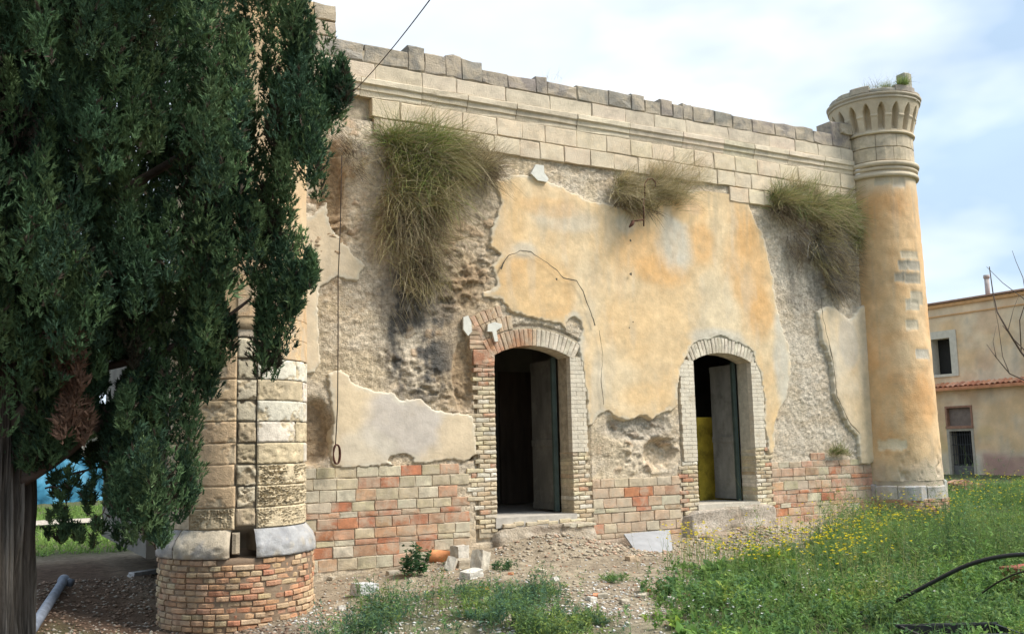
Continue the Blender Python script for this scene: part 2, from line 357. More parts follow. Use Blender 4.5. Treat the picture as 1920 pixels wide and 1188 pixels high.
dep = dep+.028*sst(.25, .6, fbm(XX*6, ZZ*8, seed=57, oct=3))*(.25+lumpy)*rgh
pit = np.clip(wb(590,815,34,56,5)*1.0+wb(1235,850,36,30,7)*0.9+wb(1190,800,75,26,8)*0.45+wb(870,700,20,60,9)*0.5+wb(620,350,22,70,10)*0.5+wb(885,845,8,20,30), 0, 1)
dep = dep+0.17*pit
ptz = np.where(XX < 7, 1.37, np.where(XX < 11, 1.06, 1.23))
under_stone = np.maximum(sst(.05, -.02, ZZ-ptz), sst(5.86, 5.92, ZZ))
dep = dep*(1-under_stone)+under_stone*(0.012+0.008*n2+.02*sst(.2, .5, n1))
cblk = sst(-0.36, -0.30, door_sdf(XX, ZZ)); dep = np.where(door_sdf(XX, ZZ) > -0.33, np.maximum(dep, 0.05), dep)
tanc = np.array([0.61, 0.48, 0.325]); grey = np.array([0.51, 0.455, 0.375]); pale = np.array([0.69, 0.59, 0.45]); brown = np.array([0.36, 0.25, 0.145]); moss = np.array([0.115, 0.108, 0.097]); rosy = np.array([0.56, 0.37, 0.22])
def mixc(c, t, a): a = np.clip(a, 0, 1)[..., None]; return c*(1-a)+np.asarray(t)*a
rc = np.zeros(XX.shape+(3,))+tanc
rc = mixc(rc, grey, sst(0.2, 0.9, rid)*0.5); rc = mixc(rc, pale, sst(0.72, 0.9, rid2)*0.6)
rc = mixc(rc, pale, sst(-.1, 0.4, fbm(XX*1.1, ZZ*1.1, seed=70))*0.6+.5*smo)
rc = mixc(rc, (.60, .48, .31), .6*sst(.1, .5, fbm(XX*1.9, ZZ*1.9, seed=72)))
rc = mixc(rc, rosy, sst(0.80, 0.86, rid)*0.6*lumpy)
rc = mixc(rc, grey*1.08, sst(12.0, 12.6, XX)*0.5); rc = mixc(rc, tanc*.75, sst(.1, .5, fbm(XX*3, ZZ*7, seed=71))*.5)
rc = mixc(rc, brown, 0.75*pit*sst(9, 7, XX)+0.6*wb(622,400,30,130,11)+0.5*wb(870,640,70,140,12)+0.35*wb(860,420,80,150,26))
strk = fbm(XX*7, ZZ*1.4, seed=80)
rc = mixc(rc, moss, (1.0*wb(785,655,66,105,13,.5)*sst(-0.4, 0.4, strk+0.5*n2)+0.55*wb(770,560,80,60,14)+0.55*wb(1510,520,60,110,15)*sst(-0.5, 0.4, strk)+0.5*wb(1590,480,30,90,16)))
rc = mixc(rc, grey*0.72, 0.6*wb(1190,805,80,22,17))
rc = rc*(0.86+0.14*stone+.16*fine)[..., None]
cxm = (XX[:-1, :-1]+XX[1:, 1:])/2; czm = (ZZ[:-1, :-1]+ZZ[1:, 1:])/2
keep = door_sdf(cxm, czm) < -0.035
idx = np.arange(XX.size).reshape(XX.shape)
o = link('rubble_core', mesh('rubble_core', np.stack([XX, DW+dep, ZZ], -1).reshape(-1, 3), gridfaces(idx, keep), rc.reshape(-1, 3), True), RUB, None)
under(o, castle)

# plaster: its own uneven sheet that sinks behind the rubble where it has fallen off
xs = np.arange(X0, X1+.05, 0.018); zs = np.arange(1.1, 5.75, 0.018)
XX, ZZ = np.meshgrid(xs, zs); n1 = fbm(XX*1.4, ZZ*1.4, seed=90, oct=4)
pf_ = plaster_field(XX, ZZ)
rstrip = sst(-0.1, 0.0, sdf(XX, ZZ, rstr))
lift = (0.018+0.040*rstrip+0.008*n1+0.003*fbm(XX*9, ZZ*9, seed=91))
pd = -lift*sst(-0.010, 0.006, pf_)*(0.75+0.25*sst(0, 0.10, pf_)) + np.where(pf_ < 0, -pf_*6, 0)
och = np.array([0.71, 0.49, 0.255]); cream = np.array([0.71, 0.575, 0.38]); lime = np.array([0.60, 0.54, 0.43]); orng = np.array([0.67, 0.395, 0.165]); pinkc = np.array([0.62, 0.42, 0.27]); lilac = np.array([0.55, 0.49, 0.42]); buff = np.array([0.63, 0.51, 0.35])
pc = np.zeros(XX.shape+(3,))+cream
pc = mixc(pc, och, 0.55+0.5*fbm(XX*0.8, ZZ*0.8, seed=92))
for (a, b, ra, rb, s, col, am) in [
    (1000,520,62,40,1,orng,.45),(1035,570,40,26,2,orng,.6),(1020,545,60,50,31,och,.8),(1210,470,70,50,3,orng,.45),(1240,510,60,30,4,orng,.6),(1310,460,40,40,5,orng,.6),
    (1400,500,52,120,6,orng,.55),(1425,590,32,50,7,orng,.6),(1395,440,26,40,8,orng,.55),(960,400,30,70,9,och,.7),(1060,410,60,26,10,lime,.55),(1030,390,60,16,32,orng,.35),
    (1265,455,38,52,11,lime,.85),(1350,590,46,60,12,cream,.8),(1330,530,26,26,33,cream,.6),(1150,700,50,70,13,cream,.5),(1180,620,60,60,34,och,.5),(1100,540,30,80,14,cream,.6),(980,470,30,16,35,lime,.6),
    (1080,690,14,100,15,lime,.5),(1210,740,50,20,16,och,.6),(1465,680,22,90,17,lime,.95),(1455,800,14,50,18,och,.6),(1425,720,12,60,36,och,.6),(1350,635,60,20,19,lime,.85),(1062,655,36,36,20,lime,.7),
    (1120,740,14,60,37,lime,.4),(1290,395,60,24,38,och,.6),(1300,390,24,14,39,pinkc,.4),(1170,420,24,20,40,lime,.5)]:
    pc = mixc(pc, col, min(1, am*1.2)*wb(a, b, ra*1.08, rb*1.08, s, 0.40))
pc = mixc(pc, lime*0.9, sst(0.05, 0.55, fbm(XX*5, ZZ*1.2, seed=97, oct=4))*0.30)
pc = mixc(pc, orng*.9, sst(0.15, 0.6, fbm(XX*4, ZZ*1.5, seed=96, oct=5))*0.2)
pc = mixc(pc, (.38, .32, .22), sst(0.1, 0.6, fbm(XX*9, ZZ*.8, seed=95, oct=4))*sst(4.2, 5.6, ZZ)*0.45)
pc = pc*(1+.10*fbm(XX*14, ZZ*14, seed=94, oct=3))[..., None]
lowm = sst(-0.08, 0.02, sdf(XX, ZZ, lowl))
lw = np.zeros(XX.shape+(3,))+buff; lw = mixc(lw, lilac, wb(755,800,80,60,21)); lw = mixc(lw, lime, 0.6*wb(690,840,50,36,22)); lw = mixc(lw, buff*1.05, 0.9*wb(850,820,34,46,23)); lw = mixc(lw, cream, 0.5*wb(660,760,40,40,24))
pc = pc*(1-lowm[..., None])+lw*lowm[..., None]
pc = mixc(pc, lime, 0.85*rstrip*(0.55+0.5*n1)); pc = mixc(pc, grey, 0.7*rstrip*wb(1585,640,30,60,25))
stm = sst(-0.08, 0.02, sdf(XX, ZZ, strip)); pc = mixc(pc, lime, 0.5*stm)
# weathering that bleaches broken edges
pc = mixc(pc, np.array([0.60, 0.55, 0.44]), 0.7*sst(0.06, 0.0, pf_+0.05*fbm(XX*6, ZZ*6, seed=98)))
cxm = (XX[:-1, :-1]+XX[1:, 1:])/2; czm = (ZZ[:-1, :-1]+ZZ[1:, 1:])/2
pfm = (pf_[:-1, :-1]+pf_[1:, 1:])/2
keep = (pfm > -0.05) & (door_sdf(cxm, czm) < -0.10)
idx = np.arange(XX.size).reshape(XX.shape)
fc = gridfaces(idx, keep); used = np.unique(fc); remap = np.zeros(XX.size, np.int64); remap[used] = np.arange(len(used))
V = np.stack([XX, DW+pd, ZZ], -1).reshape(-1, 3)[used]
under(link('plaster', mesh('plaster', V, remap[fc], pc.reshape(-1, 3)[used], True), PLA), castle)

# cracks: thin dark ribbons over the plaster, the shade of the gaps put into colour
def ribbon(name, pts, w0, y, m, seed=0):
    P = np.array([W(*q) for q in pts]); seg = np.r_[0, np.cumsum(np.hypot(*np.diff(P, axis=0).T))]
    s = np.arange(0, seg[-1], 0.03); x = np.interp(s, seg, P[:, 0]); z = np.interp(s, seg, P[:, 1])
    x = x+0.018*fbm(s*8, s*0+seed, seed=101); z = z+0.018*fbm(s*8, s*0+seed, seed=102)
    wv = w0*(0.35+np.abs(fbm(s*3, s*0, seed=103+seed))*1.4); tx = np.gradient(x); tz = np.gradient(z); l = np.hypot(tx, tz)+1e-9
    v = []; 
    for i in range(len(s)):
        nx_, nz_ = -tz[i]/l[i]*wv[i], tx[i]/l[i]*wv[i]
        v += [(x[i]+nx_, y, z[i]+nz_), (x[i], y+0.004, z[i]), (x[i]-nx_, y, z[i]-nz_)]
    f = []
    for i in range(len(s)-1):
        for j in (0, 1): f.append((3*i+j, 3*i+3+j, 3*i+4+j, 3*i+1+j))
    return under(link(name, mesh(name, v, f), m), castle)
CRK = mat('crack_shade', base=(0.10, 0.085, 0.06), bump=0, var=0.3)
ribbon('crack', [(935,505),(950,480),(972,471),(992,474),(1020,492),(1040,508),(1052,522),(1078,528),(1090,550),(1104,585),(1112,612)], 0.010, DW-0.056, CRK, 1)
ribbon('crack', [(1120,620),(1126,660),(1124,720),(1128,760)], 0.005, DW-0.056, CRK, 2)
ribbon('crack', [(1532,560),(1536,600),(1546,640),(1556,690),(1562,745),(1584,790),(1606,815)], 0.012, DW-0.0965, CRK, 3)  # follows the raised strip's edge, its shadow line painted as a dark ribbon
for q, r in [((1178,452),7),((1179,515),7),((1183,604),4),((1176,615),3),((1040,524),5),((1046,345),3)]:
    x, z = W(*q); b = MB(); n = 7
    ang = [2*math.pi*i/n for i in range(n)]
    b.add([(x+math.cos(a)*r/260*random.uniform(.6, 1.2), DW-0.057, z+math.sin(a)*r/260*random.uniform(.6, 1.3)) for a in ang], [tuple(range(n))])
    under(link('chip_hole', b.build('chip_hole'), CRK), castle)  # flat dark patch, the shade inside the chip painted on

# -------- block mesh pools (front faces -y, origin at front centre, unit sized)
def block_mesh(name, w_, h_, d_, ch, jit, rnd, m_=None):
    lo = []; 
    P8 = [(-1,-1),(0,-1),(1,-1),(1,0),(1,1),(0,1),(-1,1),(-1,0)]
    for a, b in P8:
        jx = rnd.uniform(-jit, jit); jz = rnd.uniform(-jit, jit)
        lo.append((a*w_/2+jx, b*h_/2+jz))
    v = []
    for x, z in lo: v.append((x, d_, z))
    for x, z in lo: v.append((x, ch*rnd.uniform(0.6, 1.5), z))
    for (x, z), (a, b) in zip(lo, P8):
        c = ch*rnd.uniform(0.6, 1.6)*(1.6 if a and b and rnd.random() < .35 else 1)
        v.append((x-a*c, rnd.uniform(-jit, jit)*0.5, z-b*c))
    v.append((0, rnd.uniform(-jit, jit*0.3), 0))
    f = []
    for i in range(8):
        j = (i+1) % 8
        f.append((i, j, 8+j, 8+i)); f.append((8+i, 8+j, 16+j, 16+i)); f.append((16+i, 16+j, 24))
    me = bpy.data.meshes.new(name); me.from_pydata(v, [], f); me.update(); me.materials.append(m_ or MASON)
    return me
rr = random.Random(3)
POOL = {
 'thin': [block_mesh('thin_brick', .24, .052, .12, .006, .004, rr) for _ in range(6)],
 'head': [block_mesh('half_brick', .12, .052, .12, .006, .004, rr) for _ in range(5)],
 'plin': [block_mesh('plinth_block', .29, .148, .12, .0055, .006, rr) for _ in range(8)],
 'ash': [block_mesh('ashlar_block', .46, .255, .30, .007, .007, rr, ASHM) for _ in range(8)],
 'par': [block_mesh('parapet_block', .62, .26, .35, .013, .016, rr, PARM) for _ in range(8)],
 'vous': [block_mesh('voussoir', .062, .29, .34, .006, .004, rr) for _ in range(6)]}
DIM = {'thin': (.24, .052), 'head': (.12, .052), 'plin': (.29, .148), 'ash': (.46, .255), 'par': (.62, .26), 'vous': (.062, .29)}
def jcol(c, v=0.08, rnd=random):
    k_ = rnd.uniform(1-v, 1+v); return tuple(max(0, q*k_*rnd.uniform(1-v*0.3, 1+v*0.3)) for q in c)
def put(kind, name, parent, x0, x1, z0, z1, col, y=DW, dy=0.004, rot=0.0, dscale=1.0):
    w_, h_ = DIM[kind]; me = random.choice(POOL[kind])
    o = link(name, me, None, None, (( x0+x1)/2, y+random.uniform(-dy, dy), (z0+z1)/2), (random.uniform(-.01, .01), random.uniform(-.006, .006)+rot, random.uniform(-.01, .01)),
             ((x1-x0)/w_, dscale, (z1-z0)/h_), col)
    return under(o, parent)

# -------- ashlar courses
ASHC = (0.66, 0.54, 0.375); ASHG = (0.49, 0.405, 0.30); PARC = (0.31, 0.275, 0.235)
def course(kind, name, xa, xb, z0, z1, lens, col, y, dy=0.008, gap=0.007, v=0.07, off=0.0, skip=None, dscale=1.0, tops=None):
    x = xa+off
    while x < xb-0.08:
        l = random.uniform(*lens); e = min(x+l, xb)
        if xb-e < 0.12: e = xb
        if not (skip and skip((x+e)/2)):
            zt = z1 if tops is None else tops((x+e)/2)
            put(kind, name, castle, x+gap/2, e-gap/2, z0+gap/2, zt-gap/2, jcol(col, v), y, dy, dscale=dscale)
        x = e
def ash_left(z): return 5.0 if z < 6.5 else 2.6
course('ash', 'stone_block', 4.86, 14.45, 6.155, 6.425, (.40, .58), ASHC, DW-0.03)
course('ash', 'stone_block', 4.98, 14.45, 5.885, 6.145, (.34, .52), ASHC, DW-0.03, skip=lambda x: False)
course('ash', 'stone_block', 11.35, 14.45, 5.62, 5.88, (.34, .52), ASHC, DW-0.03)
course('ash', 'stone_block', 5.2, 6.6, 5.62, 5.88, (.40, .55), ASHG, DW-0.03)
course('ash', 'stone_block', 2.6, 14.45, 6.70, 6.925, (.55, .95), (0.58, 0.49, 0.37), DW-0.02, gap=0.007, dy=.006)
# parapet stones with their broken tops
def ptop(x):
    for a, b, h in [(2.6, 5.42, 7.20), (5.42, 5.68, 7.29), (5.68, 6.02, 7.25), (6.02, 6.28, 7.32), (6.28, 6.62, 7.24), (6.62, 7.55, 7.14), (7.55, 7.72, 7.22)]:
        if a <= x < b: return h
    return 7.17+0.02*math.sin(x*3)
edges = [2.6, 3.3, 4.03, 4.75, 5.42, 5.68, 6.02, 6.28, 6.62, 7.05, 7.55, 7.75, 8.3, 8.9, 9.35, 9.62, 9.95, 10.2, 10.42, 10.62, 11.1, 11.5, 11.95, 12.5, 13.0, 13.45, 13.92, 14.4]
caps = {5.42: 7.29, 6.02: 7.28, 7.55: 7.205, 9.35: 7.20, 9.95: 7.205, 10.42: 7.21, 13.92: 7.42}
for a, b in zip(edges[:-1], edges[1:]):
    put('par', 'stone_block', castle, a+.0015, b-.0015, 6.932, caps.get(a, ptop((a+b)/2)+random.uniform(-.008, .008)), jcol(PARC, 0.09), DW-0.02, 0.004, dscale=1.0)
# taller pier stones at the left and the stub against the right tower
for z0, z1 in ((7.20, 7.42), (7.43, 7.66)):
    put('par', 'stone_block', castle, 3.62, 4.02, z0, z1, jcol((0.58, 0.44, 0.26)), DW-0.03); put('par', 'stone_block', castle, 4.03, 4.34, z0, z1, jcol(ASHG), DW-0.025)
put('par', 'stone_block', castle, 14.14, 14.42, 7.20, 7.40, jcol(ASHG), DW-0.06)
# moulded cornice course
def cornice_mesh(name, rnd):
    prof = [(0.30, 0), (0.004, 0), (0.0, .02), (-.006, .075), (-.026, .085), (-.03, .15), (-.042, .16), (-.058, .172), (-.058, .243), (-.05, .255), (0.30, .255)]
    v = []; nseg = 3
    for i in range(nseg+1):
        for a, b in prof: v.append((i/nseg, a+rnd.uniform(-.005, .007), b+rnd.uniform(-.003, .003)))
    n = len(prof); f = []
    for i in range(nseg):
        for j in range(n-1): f.append((i*n+j, i*n+n+j, i*n+n+j+1, i*n+j+1))
    f.append(tuple(range(n))); f.append(tuple(nseg*n+q for q in range(n-1, -1, -1)))
    me = bpy.data.meshes.new(name); me.from_pydata(v, [], f); me.update(); me.materials.append(ASHM); return me
CM = [cornice_mesh('cornice_stone', rr) for _ in range(4)]
x = 2.6
while x < 14.4:
    l = random.uniform(.6, 1.15); e = min(x+l, 14.42)
    if 14.42-e < .3: e = 14.42
    under(link('cornice_stone', random.choice(CM), None, None, (x+.005, DW-0.02+random.uniform(-.006, .006), 6.433), None, (e-x-.010, 1, 1), jcol((0.60, 0.51, 0.38), .09)), castle); x = e
# wall body behind the courses, up to the coping
b = MB(); b.box(2.5, 14.6, DW+.08, DW+.50, 5.6, 7.12); b.box(4.9, 14.44, DW-.014, DW+.07, 5.92, 6.44); b.box(2.6, 14.44, DW-.004, DW+.07, 6.45, 7.10)
under(link('wall_body', b.build('wall_body'), MORT), castle)
b = MB(); b.box(2.3, 14.9, DW+.36, DW+.5, 3.1, 5.6); b.box(2.3, 6.6, DW+.36, DW+.5, -.4, 3.1); b.box(8.15, 10.3, DW+.36, DW+.5, -.4, 3.1); b.box(11.75, 14.9, DW+.36, DW+.5, -.4, 3.1)
b.box(6.6, 8.15, DW+.36, DW+.5, -.4, .5); b.box(10.3, 11.75, DW+.36, DW+.5, -.4, .5)
under(link('inner_wall', b.build('inner_wall'), ROOMP), castle)

# -------- plinth of large blocks
RED = (0.46, 0.19, 0.10); SALM = (0.50, 0.30, 0.18); BUFFB = (0.51, 0.43, 0.28); PALEB = (0.54, 0.48, 0.35)
def plinth_col(z, pr):
    r_ = random.random()
    if r_ < pr*0.45: return jcol(RED, .15)
    if r_ < pr: return jcol(SALM, .15)
    return jcol(BUFFB if random.random() < .6 else PALEB, .10)
rows = [(.015, .172), (.176, .322), (.326, .398), (.402, .535), (.54, .682), (.685, .757), (.76, .885), (.89, 1.045), (1.05, 1.195), (1.20, 1.345)]
def plinth(xa, xb, rows, prf, y=DW, skip=None, wash=None):
    for z0, z1 in rows:
        thin = z1-z0 < .1
        x = xa-random.uniform(0, .2)
        first = True
        while x < xb-.05:
            l = random.uniform(.23, .33); e = min(x+l, xb)
            if xb-e < .1: e = xb
            xx0 = max(x, xa)
            if e-xx0 > .04 and not (skip and skip((xx0+e)/2, (z0+z1)/2)):
                c = plinth_col(z0, prf(xx0, z0))
                if wash: c = wash(xx0, z0, c)
                put('plin', 'plinth_block', castle, xx0+.004, e-.004, z0+.004, z1-.004, c, y, .006)
            x = e
plinth(3.3, 6.30, rows, lambda x, z: .15 if z > 1.0 else (.45 if z > .7 else .62), skip=lambda x, z: x > 6.2 and z > .55)
rows_m = [(-.13, .005), (.01, .15), (.155, .225), (.23, .375), (.38, .53), (.535, .60), (.605, .75), (.755, .90), (.905, 1.04)]
def washm(x, z, c): return tuple(.45*a+.55*b for a, b in zip(c, (.55, .44, .31))) if random.random() < .6 else c
plinth(8.36, 10.02, rows_m, lambda x, z: .55, wash=washm, y=DW-.004)
rows_r = [(.02, .15), (.155, .29), (.295, .43), (.435, .505), (.51, .65), (.655, .72), (.725, .87), (.875, .945), (.95, 1.09), (1.095, 1.20)]
def washr(x, z, c):
    if random.random() < .55: c = tuple(.5*a+.5*b for a, b in zip(c, (.50, .35, .26)))
    return c
plinth(11.98, 14.40, rows_r, lambda x, z: .78, wash=washr)
plinth(12.9, 13.25, [(1.205, 1.33)], lambda x, z: 1.0)

# -------- doorways: brick jambs and arches
WWASH = (0.66, 0.585, 0.46); CREAMB = (0.60, 0.50, 0.33)
def bcol(z, wash=False):
    if wash: return jcol(WWASH, .05)
    r_ = random.random()
    if r_ < .06: return jcol((0.48, 0.24, 0.14), .1)
    if r_ < .20: return jcol((0.50, 0.37, 0.23), .1)
    if r_ < .32: return jcol((0.68, 0.62, 0.50), .06)
    return jcol(CREAMB, .10)
PITCH = 0.0645
def jamb(ds, xi, side, zlo, zhi, width_fn, washed_from=99, stuff=None, y=DW-.005):
    """bricks from the opening edge xi outwards (side -1 left, +1 right)"""
    i = 0; z = zlo
    while z < zhi-.03:
        wd = width_fn(z)+((.05 if i % 2 else -.02) if z < washed_from else .015)
        wd += random.uniform(-.015, .015)
        cut = [0, .21, wd] if i % 2 else [0, .105, .105+.215, wd]
        cut = sorted(set(round(q, 4) for q in cut if q < wd-.045))+[wd]
        for a, b_ in zip(cut[:-1], cut[1:]):
            xa, xb = (xi-b_, xi-a) if side < 0 else (xi+a, xi+b_)
            g = .0045; kind = 'head' if b_-a < .15 else 'thin'
            if z > washed_from and stuff is not None:
                stuff.box(xa+g*.5, xb-g*.5, y-random.uniform(.002, .008), y+.10, z+g*.5, z+PITCH-g*.5)
            else:
                cc_ = bcol(z) if z < washed_from else bcol(z, True)
                if 2.5 < z and side < 0 and xi < 8: cc_ = jcol((0.47, 0.26, 0.16), .12)
                put(kind, 'brick', ds, xa+g, xb-g, z+g, z+PITCH-g, cc_, y, .007, dscale=3.0 if a == 0 else 1.0)
        z += PITCH; i += 1
def arch(ds, d, n, rl, colf, y=DW-.006, a_from=0.0, a_to=1.0, roff=0.0, stuff=None, kind='vous'):
    x0, x1, s_, sp, ap = d; h = ap-sp; wd = x1-x0; R = wd*wd/(8*h)+h/2; cx = (x0+x1)/2; cz = ap-R
    th = math.asin(wd/2/R)*1.12
    for i in range(n):
        u = (i+.5)/n
        if not (a_from <= u <= a_to): continue
        a = -th+2*th*u; rad = R+roff+rl/2+.003
        x = cx+math.sin(a)*rad; z = cz+math.cos(a)*rad
        wv = 2*th*(R+roff+rl/2)/n-.008
        o = link('brick', random.choice(POOL['vous']), None, None, (x, y+random.uniform(-.006, .006), z), (0, a, 0), (wv/.062, 1, rl/.29), colf(u))
        under(o, ds)
for di, d in enumerate(DOORS):
    x0, x1, s_, sp, ap = d
    # mortar bed with the arched hole: strips left, right and fan above
    b = MB(); h = ap-sp; wd = x1-x0; R = wd*wd/(8*h)+h/2; cx = (x0+x1)/2; cz = ap-R
    yb = DW+.012; ye = DW+.345
    b.box(x0-.29 if di == 0 else x0-.25, x0-.006, yb, ye, .30, sp+.02); b.box(x1+.006, x1+.235, yb, ye, .30, sp+.02)
    n = 18; th = math.asin(wd/2/R)
    ring = []
    for i in range(n+1):
        a = -th+2*th*i/n; xi_, zi_ = cx+math.sin(a)*(R+.006), cz+math.cos(a)*(R+.006); xo, zo = cx+math.sin(a*1.25)*(R+.29), cz+math.cos(a*1.25)*(R+.29)
        ring.append([(xi_, yb, zi_), (xo, yb, zo), (xi_, ye, zi_)])
    for i in range(n):
        (a0, b0, c0_), (a1, b1, c1) = ring[i], ring[i+1]
        b.add([a0, b0, b1, a1], [(0, 3, 2, 1)]); b.add([a0, a1, c1, c0_], [(0, 3, 2, 1)])
    ds = link('door_surround', b.build('door_surround'), MORT if di == 0 else MORTW); under(ds, castle)
    st = MB()
    if di == 0:
        jamb(ds, x0, -1, .36, 2.86, lambda z: .42 if .75 < z < 1.2 else (.33 if z < 2.15 and z > 1.2 and z < 1.9 and False else (.42 if 1.55 < z < 2.0 else .31)))
        jamb(ds, x1, 1, .36, 2.86, lambda z: .26 if z > 1.05 else .30 if z > .7 else .34, washed_from=1.42, stuff=st)
        arch(ds, d, 22, .25, lambda u: jcol((0.47, 0.25, 0.15), .2) if (u < .55 and random.random() < .6) else (jcol((0.52, 0.38, 0.25), .1) if u < .55 else jcol(WWASH, .06)))
        arch(ds, d, 22, .20, lambda u: jcol((0.50, 0.36, 0.23), .15), a_from=0.0, a_to=0.33, roff=.27)
        arch(ds, d, 24, .16, lambda u: jcol((0.50, 0.33, 0.21), .15), a_from=0.02, a_to=0.26, roff=.48)
        put('plin', 'brick', ds, 6.40, 6.735, 2.72, 2.94, jcol((0.46, 0.22, 0.13)), DW-.012)
        for q in range(5): put('thin', 'brick', ds, 6.34, 6.60, 2.95+q*.066, 3.01+q*.066, jcol((0.48, 0.33, 0.21), .12), DW-.002)
    else:
        jamb(ds, x0, -1, .42, 2.86, lambda z: .27 if z > 1.2 else .34, washed_from=1.22, stuff=st)
        jamb(ds, x1, 1, .42, 2.86, lambda z: .24 if z > 1.3 else .34, washed_from=1.45, stuff=st)
        arch(ds, d, 22, .25, lambda u: jcol(WWASH, .05))
    me = st.build('whitewashed_brickwork'); o = link('whitewashed_brickwork', me, mat('whitewash%s' % ('' if di else '_old'), base=WWASH, var=0.18, vscale=7, bump=0.9, bscale=50, bdist=0.01, stain=(0.50, 0.38, 0.24), stain_amt=0.5, stain_scale=4))
    under(o, ds); o['kind'] = 'stuff'
# white lime scraps stuck at the left arch shoulder and upper wall
def scrap(pts, y, name='plaster_scrap', m=None, th=.02):
    P = [W(*q) for q in pts]; n = len(P); b = MB()
    b.add([(x, y, z) for x, z in P]+[(x+.004, y+th+.03, z) for x, z in P], [tuple(range(n-1, -1, -1))]+[(i, (i+1) % n, n+(i+1) % n, n+i) for i in range(n)])
    return under(link(name, b.build(name), m or LIMEW), castle)
LIMEW = mat('lime_white', base=(0.68, 0.66, 0.58), var=0.12, vscale=9, bump=0.6, bscale=40)
scrap([(912,608),(925,604),(938,608),(938,614),(928,620),(931,640),(925,641),(920,622),(911,622)], DW-.05)
scrap([(866,595),(875,592),(881,605),(882,622),(875,630),(866,618)], DW-.05)
scrap([(1001,310),(1016,312),(1017,326),(1025,337),(1022,343),(1005,340),(992,327)], DW-.06)

# -------- sills, steps
b = MB(); b.box(6.70, 8.06, DW-.02, DW+.9, .42, .56); under(link('door_sill', b.build('door_sill'), mat('sill_stone', base=(0.47, 0.43, 0.37), var=0.2, vscale=8, bump=0.5)), castle)
b = MB(); b.box(10.36, 11.67, DW-.02, DW+.9, .42, .57); under(link('door_sill', b.build('door_sill'), mat('sill_stone_dusty', base=(0.50, 0.45, 0.37), var=0.2, vscale=8, bump=0.6)), castle)
def rough_step(x0, x1, y0, z0, z1, seed, col, name='rubble_step'):
    nx_, nz_ = int((x1-x0)/.03), 18
    u = np.linspace(0, 1, nx_); v = np.linspace(0, 1, nz_+10); U, Vv = np.meshgrid(u, v)
    x = x0+(x1-x0)*U
    fr = np.clip(Vv/.6, 0, 1); top = np.clip((Vv-.6)/.4, 0, 1)
    zt = z1+.04*fbm(x*2, x*0, seed=seed+3, oct=3)-.10*sst(.12, 0, U)*1-.10*sst(.88, 1, U)
    z = z0+(zt-z0)*fr+.015*fbm(x*6, Vv*9, seed=seed)
    y = y0+(DW+.05-y0)*top+.07*fr*(1-top)+.05*fbm(x*3.1, Vv*5, seed=seed+1, oct=4)*(1-top)
    y = y+ (DW+.02-y0)*np.maximum(sst(.06, 0, U), sst(.94, 1, U))*(1-top)
    c = np.zeros(x.shape+(3,))+np.array(col); c = mixc(c, (0.34, 0.27, 0.2), sst(-.1, .5, fbm(x*3, z*5, seed=seed+2)))
    c = mixc(c, (0.55, 0.49, 0.40), .6*sst(.1, .5, fbm(x*5, z*7, seed=seed+5)))
    i_ = np.arange(x.size).reshape(x.shape)
    return under(link(name, mesh(name, np.stack([x, y, z], -1).reshape(-1, 3), gridfaces(i_), c.reshape(-1, 3), True), RUB), castle)
rough_step(6.62, 8.42, DW-.16, .0, .42, 200, (0.47, 0.39, 0.29))
rough_step(10.02, 12.0, DW-.20, -.05, .50, 210, (0.48, 0.41, 0.33))
rough_step(8.3, 9.3, DW-.07, -.2, .16, 215, (0.46, 0.35, 0.26))
rough_step(9.98, 14.2, DW-.52, -.3, .17, 220, (0.42, 0.33, 0.24))
for q in range(7):
    xq = 6.8+q*.19; put('thin', 'brick', castle, xq, xq+.15+random.uniform(0, .05), .42+.02*(q % 2), .475+.02*(q % 2), jcol(CREAMB, .15), DW-.05+random.uniform(-.02, .02), .01)
for q in range(5):
    xq = 7.75+q*.12; put('thin', 'brick', castle, xq, xq+.11, .36+random.uniform(0, .03), .41+random.uniform(0, .03), jcol(PALEB, .15), DW-.12, .02)

# -------- room behind, door leaves
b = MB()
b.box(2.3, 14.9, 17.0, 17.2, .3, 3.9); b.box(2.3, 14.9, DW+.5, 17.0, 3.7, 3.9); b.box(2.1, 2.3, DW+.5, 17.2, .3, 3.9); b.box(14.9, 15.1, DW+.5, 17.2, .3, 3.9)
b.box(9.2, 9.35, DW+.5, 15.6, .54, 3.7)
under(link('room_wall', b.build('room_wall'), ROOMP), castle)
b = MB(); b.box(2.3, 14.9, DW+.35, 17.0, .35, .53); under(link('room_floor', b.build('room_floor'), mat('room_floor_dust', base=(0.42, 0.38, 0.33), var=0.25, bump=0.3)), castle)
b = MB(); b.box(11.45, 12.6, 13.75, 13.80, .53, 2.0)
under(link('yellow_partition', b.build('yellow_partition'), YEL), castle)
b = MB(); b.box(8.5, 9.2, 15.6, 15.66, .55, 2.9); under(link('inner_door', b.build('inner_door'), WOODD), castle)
for (hx, y0, l, m_) in ((7.955, DW+.36, .66, mat('dark_door_board', base=(0.13, 0.12, 0.10), var=0.35, vscale=4, bump=0.4, bscale=20, rough=0.8, stain=(0.25, 0.23, 0.19), stain_amt=0.6, stain_scale=3, stretch=(1, 1, 0.3))), (11.565, DW+.36, .58, DOORG)):
    b = MB(); b.box(hx-.02, hx+.02, y0+.03, y0+l, .60, 2.86)
    for z0, z1 in ((.60, .70), (1.55, 1.65), (2.76, 2.86)): b.box(hx-.034, hx-.02, y0+.03, y0+l, z0, z1)
    leaf = link('door_leaf', b.build('door_leaf'), m_); under(leaf, castle)
    b = MB(); b.box(hx-.045, hx+.03, y0-.02, y0+.028, .58, 2.90)
    fr = link('door_frame', b.build('door_frame'), DOORE); under(fr, castle)

